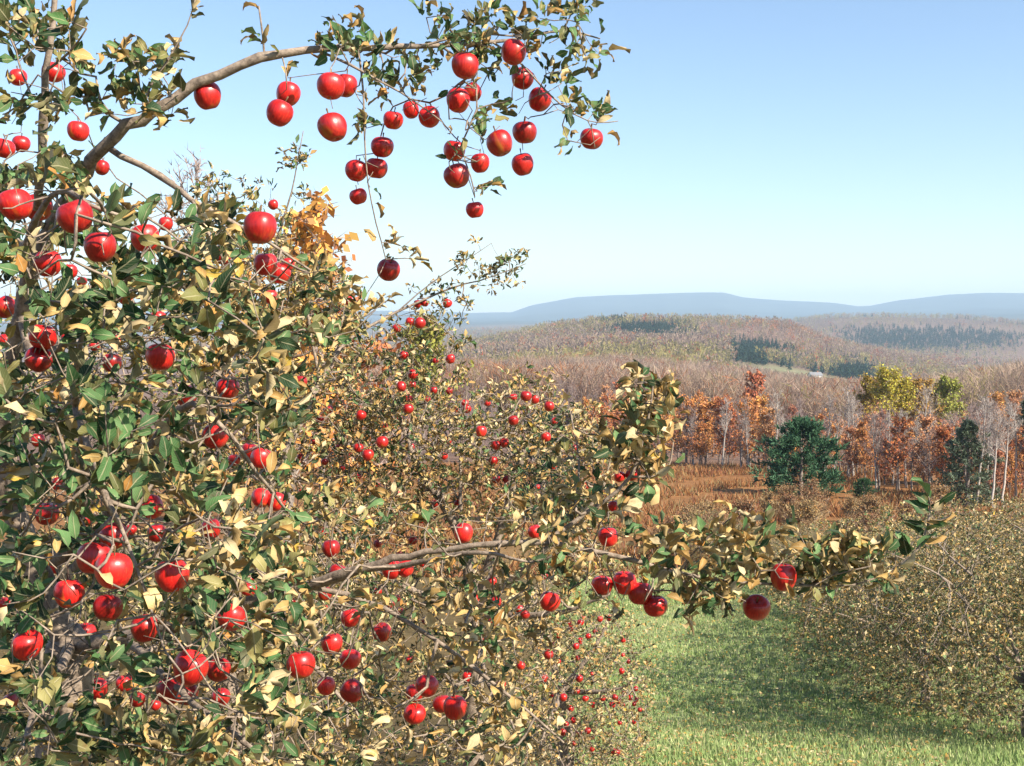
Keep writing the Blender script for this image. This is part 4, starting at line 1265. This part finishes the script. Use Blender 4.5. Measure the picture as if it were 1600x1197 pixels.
def between(pxs, what):
    """a label for each tree of a row: its turn between two landmarks"""
    out = [None] * len(pxs)
    for (a, an), (b, bn) in zip(MARKS[:-1], MARKS[1:]):
        ids = sorted([i for i, p in enumerate(pxs) if a <= p < b], key=lambda i: pxs[i])
        for k, i in enumerate(ids):
            place = 'between %s and %s' % (an, bn)
            out[i] = '%s, %s' % (what, place) if len(ids) == 1 else '%s, %s from left %s' % (what, ORD[k], place)
    return [o or what + ' left of the middle apple tree' for o in out]
# edge line of the wood: nearer on the right
def edge_d(px): return float(np.interp(px, [500, 1050, 1200, 1400, 1600, 1800], [140, 130, 113, 88, 74, 68]))
pxs = [px + r2.uniform(-8, 8) for px in np.linspace(890, 1195, 30)]
for k_, (px, lb) in enumerate(zip(pxs, between(pxs, 'orange tree'))):
    wood('orange_tree', ORNG[k_ % 3], px, edge_d(px) + r2.uniform(2, 16), 1, lb, group='orange trees along the field edge', top=r2.uniform(625, 675), H=10)
pxs = [px + r2.uniform(-12, 12) for px in np.linspace(1200, 1610, 36)]
for k_, (px, lb) in enumerate(zip(pxs, between(pxs, 'rust tree'))):
    wood('rust_tree', (ORUS + ORNG)[k_ % 5], px, edge_d(px) + r2.uniform(1, 16), 1, lb, group='rust trees in the wood edge', top=r2.uniform(645, 720), H=10.5)
pxs = [1208, 1328, 1336, 1420, 1428, 1545, 1556, 1130, 1590, 1085, 1160, 1172, 1226, 1290, 1306, 1372, 1398, 1455, 1490, 1530, 1572]
for k_, (px, lb) in enumerate(zip(pxs, between(pxs, 'pale trunked bare tree'))):
    wood('pale_tree', PALE[k_ % 2], px, edge_d(px) + r2.uniform(-1, 8), 1, lb, group='pale trunked trees in the wood edge', top=r2.uniform(608, 660), H=15)
for k_ in range(80):
    px = r2.uniform(560, 1680)
    wood('bare_tree', BARE[k_ % 4], px, edge_d(px) + r2.uniform(0, 14), 1, 'bare grey trunked tree in the front rows of the wood', group='bare trees in the wood edge', top=r2.uniform(625, 690) + (15 if 1180 < px < 1400 else 0), H=14)
for k_ in range(210):
    px = r2.uniform(500, 1750)
    t_ = r2.random() ** 1.1
    d = edge_d(px) + 15 + 190 * t_
    wood('bare_tree', BARE[k_ % 4] if k_ % 5 else BAREL[k_ % 2], px, d, 1, 'pinkish grey bare tree deep in the wood behind the field', group='bare trees deep in the wood', top=deep_top(px, t_) + r2.uniform(-8, 22), H=14)
for k_ in range(40):
    px = r2.uniform(900, 1700)
    t_ = r2.random()
    wood('rust_tree', (ORNG + ORUS)[k_ % 5], px, edge_d(px) + 15 + 110 * t_, 1, 'russet tree showing among the bare trees deep in the wood', group='russet trees deep in the wood', top=deep_top(px, t_) + r2.uniform(5, 35), H=10)

SHR = [bare_tree(80 + k_, 1.7, [(.36, .17, .06), (.30, .21, .10), (.26, .12, .06)], 900, .55, .04, twigc=(.34, .22, .12), lsize=(.025, .055)) for k_ in range(3)]
for k_ in range(46):
    px = r2.uniform(1030, 1480); d = r2.uniform(49, 60 if px < 1180 else 74)
    wood('shrub', SHR[k_ % 3], px, d, r2.uniform(.6, 1.25), 'low russet shrub in the brush between the orchard and the pine', 'shrub', 'shrubs in the brush below the pine')

# ------------------------------------------------------------------ far forest on the hills
def far_forest(N_, d0, d1, m, fat):
    px = rng.uniform(380, 1800, N_)
    d = np.exp(rng.uniform(math.log(d0), math.log(d1), N_))
    x, y = (px - 800) / F * d, d
    z = ground_z(x, y)
    gx, gy, _ = PX(np.stack([x, y, z], -1))
    def ell(a, b, ra, rb): return ((gx - a) / ra) ** 2 + ((gy - b) / rb) ** 2 + 0.5 * wob(x, y, d * .02 + 5, 3) < 1
    ever = ell(1450, 530, 135, 15) & (d > 1900) | ell(1005, 522, 50, 9) & (d > 1000) | ell(945, 500, 36, 7) & (d > 1200) | ell(1185, 552, 50, 13) | ell(1345, 588, 40, 7) | ell(1243, 604, 14, 12) | ell(1275, 612, 30, 6)
    ever |= (wob(x, y, 60, 5) > .74) & (rng.random(N_) < .5)
    mead = np.exp(-((x - 0.245 * y) / 60) ** 2 - ((y - 900) / 110) ** 2) > .3
    okk = ~mead & (d > 255)
    base = lerp((0.29, 0.20, 0.165), (0.38, 0.29, 0.20), rng.random(N_))
    base = np.where((d < 800)[:, None], base * 1.22, base)
    w1 = wob(x, y, 90, 1.7) + .4 * rng.normal(0, 1, N_)
    base = np.where((w1 > .75)[:, None], np.array((0.42, 0.19, 0.09)), base)
    w2 = wob(x, y, 130, 4.4) + .4 * rng.normal(0, 1, N_)
    farw = ss(d, 600, 1000)
    base = np.where((w2 + .55 * farw > .7)[:, None], np.array((0.33, 0.28, 0.11)), base)
    base = np.where((rng.random(N_) < .05)[:, None], np.array((0.36, 0.11, 0.05)), base)
    H = rng.uniform(9, 15, N_)
    # leafless crowns: ragged slivers; evergreens: stacked ragged cones
    gd, ge = [], []
    D = np.where(okk & ~ever)[0]
    a = rng.random((len(D), m)) * 6.283
    hh = rng.uniform(.2, .92, (len(D), m))
    rad = np.sqrt(rng.random((len(D), m))) * (.28 * np.sin(np.clip(hh, .1, 1) * 2.6) + .03)
    c = np.stack([np.cos(a) * rad, np.sin(a) * rad, hh], -1) * H[D][:, None, None]
    dr = unit(np.stack([np.cos(a) * .5, np.sin(a) * .5, np.full_like(a, .8)], -1) + rng.normal(0, .4, (len(D), m, 3)))
    ln = (H[D][:, None] * rng.uniform(.06, .17, (len(D), m)))[..., None]
    sd = unit(np.cross(dr, rng.normal(0, 1, (len(D), m, 3)))) * ln * fat
    tri = np.stack([c - sd - dr * ln * .5, c + sd - dr * ln * .3, c + dr * ln], 2)
    tri[:, 0, 0] = np.array([-.02, 0, -.05]) * H[D][:, None]; tri[:, 0, 1] = np.array([.02, 0, -.05]) * H[D][:, None]; tri[:, 0, 2] = np.array([0, 0, .85]) * H[D][:, None]
    tri += np.stack([x, y, z], -1)[D][:, None, None]
    tn = base[D][:, None] * rng.uniform(.85, 1.15, (len(D), m, 1)) * rng.uniform(.8, 1.2, (len(D), 1, 1))
    tn[:, 0] = (.2, .16, .14)
    me = mesh_np('far_forest', tri.reshape(-1, 3), np.arange(len(D) * m * 3).reshape(-1, 3), np.repeat(tn.reshape(-1, 3), 3, 0), None, False, [M_FAR])
    tag(obj('far_forest', me), kind='stuff')
    E = np.where(okk & ever)[0]
    H = H * np.where(ever, .78, 1)
    E = np.repeat(E, 5)
    ex = x[E] + rng.normal(0, .012, len(E)) * d[E]; ey = y[E] + rng.normal(0, .02, len(E)) * d[E]; ez = ground_z(ex, ey)
    m = 34 if d0 < 500 else 22
    hh = np.linspace(.1, .95, m)[None].repeat(len(E), 0)
    a = rng.random((len(E), m)) * 6.283
    rad = (1 - hh) * .3 + .02
    o = np.stack([np.cos(a), np.sin(a), np.zeros_like(a)], -1)
    s_ = np.stack([-np.sin(a), np.cos(a), np.zeros_like(a)], -1)
    top = np.stack([0 * a, 0 * a, hh + .09], -1)
    tip = o * rad[..., None] + np.stack([0 * a, 0 * a, hh - .06], -1)
    tri = np.stack([top, tip + s_ * rad[..., None] * .6, tip - s_ * rad[..., None] * .6], 2) * H[E][:, None, None, None]
    tri += np.stack([ex, ey, ez], -1)[:, None, None]
    tn = np.array((.028, .055, .038)) * rng.uniform(.7, 1.5, (len(E), m, 1))
    me = mesh_np('evergreen_forest', tri.reshape(-1, 3), np.arange(len(E) * m * 3).reshape(-1, 3), np.repeat(tn.reshape(-1, 3), 3, 0), None, False, [M_FAR])
    tag(obj('evergreen_forest', me), kind='stuff')
far_forest(11000, 260, 800, 100, .05)
far_forest(26000, 700, 4300, 24, .30)

# ------------------------------------------------------------------ far farmhouse
def farmhouse(px, d):
    x = (px - 800) / F * d
    h = thing('farmhouse', 'tiny white farmhouse with grey roof in the far valley clearing', 'house', (x, d, float(ground_z(x, d))), 0.35)
    g = Geo()
    X0, Y0, Z0, ZR = 4.5, 3.2, 4.2, 6.4
    v = [(-X0, -Y0, -1), (X0, -Y0, -1), (X0, Y0, -1), (-X0, Y0, -1), (-X0, -Y0, Z0), (X0, -Y0, Z0), (X0, Y0, Z0), (-X0, Y0, Z0), (-X0, 0, ZR), (X0, 0, ZR)]
    g.add(v, [(0, 1, 5, 4), (1, 2, 6, 5), (2, 3, 7, 6), (3, 0, 4, 7)], [(5, 6, 9), (7, 4, 8)], (.78, .77, .74))
    obj('wall', g.mesh('wall', [M_PAINT]), h)
    g = Geo()
    o = .5
    for s in (-1, 1):
        g.add([(-X0 - o, s * (Y0 + o), Z0 - .3), (X0 + o, s * (Y0 + o), Z0 - .3), (X0 + o, 0, ZR + .12), (-X0 - o, 0, ZR + .12)], [(0, 1, 2, 3)], None, (.2, .2, .21))
    ro = obj('roof', g.mesh('roof', [M_PAINT]), h)
    g = Geo()
    v = [(a, b, c) for c in (5.6, 7.4) for a, b in ((1.6, -.35), (2.3, -.35), (2.3, .35), (1.6, .35))]
    g.add(v, [(0, 1, 5, 4), (1, 2, 6, 5), (2, 3, 7, 6), (3, 0, 4, 7), (4, 5, 6, 7)], None, (.3, .13, .09))
    obj('chimney', g.mesh('chimney', [M_PAINT]), ro)
    g = Geo(); g.add([(-.5, 0, -.7), (.5, 0, -.7), (.5, 0, .7), (-.5, 0, .7)], [(0, 1, 2, 3)], None, (.05, .06, .08))
    wm = g.mesh('window', [M_PAINT])
    for a in (-3, -1, 1, 3): obj('window', wm, h, (a, -Y0 - .02, 2.4))
farmhouse(1274, 900)

# ------------------------------------------------------------------ grass, fallen leaves and brush
def blades(name, n, xy, hr, cols, wid, m, lean=.45):
    x, y = xy
    z = ground_z(x, y)
    b = np.stack([x, y, z - .01], -1)
    h = rng.uniform(hr[0], hr[1], len(x)) * (1 + .6 * wob(x, y, 1.3, 2) * wob(x, y, .5, 6))
    d = unit(np.stack([rng.normal(0, lean, len(x)), rng.normal(0, lean, len(x)), np.ones(len(x))], -1)) * h[:, None]
    s = unit(np.stack([rng.normal(0, 1, len(x)), rng.normal(0, 1, len(x)), 0 * x], -1)) * (wid * rng.uniform(.6, 1.4, len(x)))[:, None]
    v = np.stack([b - s, b + s, b + d], 1).reshape(-1, 3)
    cols = np.asarray(cols)
    t = cols[np.clip((rng.random(len(x)) * .65 + .35 * (.5 + .5 * wob(x, y, 2.2, 3))) * len(cols), 0, len(cols) - 1).astype(int)] * rng.uniform(.8, 1.25, (len(x), 1))
    return tag(obj(name, mesh_np(name, v, np.arange(len(v)).reshape(-1, 3), np.repeat(t, 3, 0), None, False, [m])), kind='stuff')
n = 150000
gy = 13 + 37 * rng.random(n) ** 1.15
gx = rng.uniform(.0, .46, n) * gy
kg = gx + .5 * wob(gx, gy, 1.6, 5) > .02 * gy + .8
gx, gy = gx[kg], gy[kg]
blades('grass', n, (gx, gy), (.05, .16), [(.18, .27, .08), (.26, .36, .12), (.34, .41, .16), (.42, .43, .21)], .014, M_GRASS)
n = 90000
by = 44 + 84 * rng.random(n)
bx = rng.uniform(-.15, .45, n) * by
pk = wob(bx, by, 3.2, 2) + .5 * wob(bx, by, 8, 3) > -.1
bx, by = bx[pk], by[pk]
blades('dry_brush', n, (bx, by), (.2, .75), [(.22, .10, .06), (.30, .13, .045), (.36, .17, .06), (.25, .10, .05), (.31, .22, .10), (.24, .21, .10)], .05, M_GRASS, .6)
# windfallen leaves on the lane
n = 11000
fy = rng.uniform(15, 42, n); fx = rng.uniform(.02, .36, n) * fy
fz = ground_z(fx, fy) + .05
a = unit(rng.normal(0, 1, (n, 3)) * np.array([1, 1, .3])); b = unit(np.cross(a, rng.normal(0, .3, (n, 3)) + np.array([0, 0, 1])))
c = np.stack([fx, fy, fz], -1)
sz = rng.uniform(.025, .045, (n, 1))
v = np.stack([c - a * sz, c + b * sz * .55, c + a * sz, c - b * sz * .55], 1).reshape(-1, 3)
tag(obj('fallen_leaves', mesh_np('fallen_leaves', v, np.arange(n * 4).reshape(-1, 4), np.repeat(leaf_tints(n, .7, 0, .2), 4, 0), None, False, [M_GRASS])), kind='stuff')
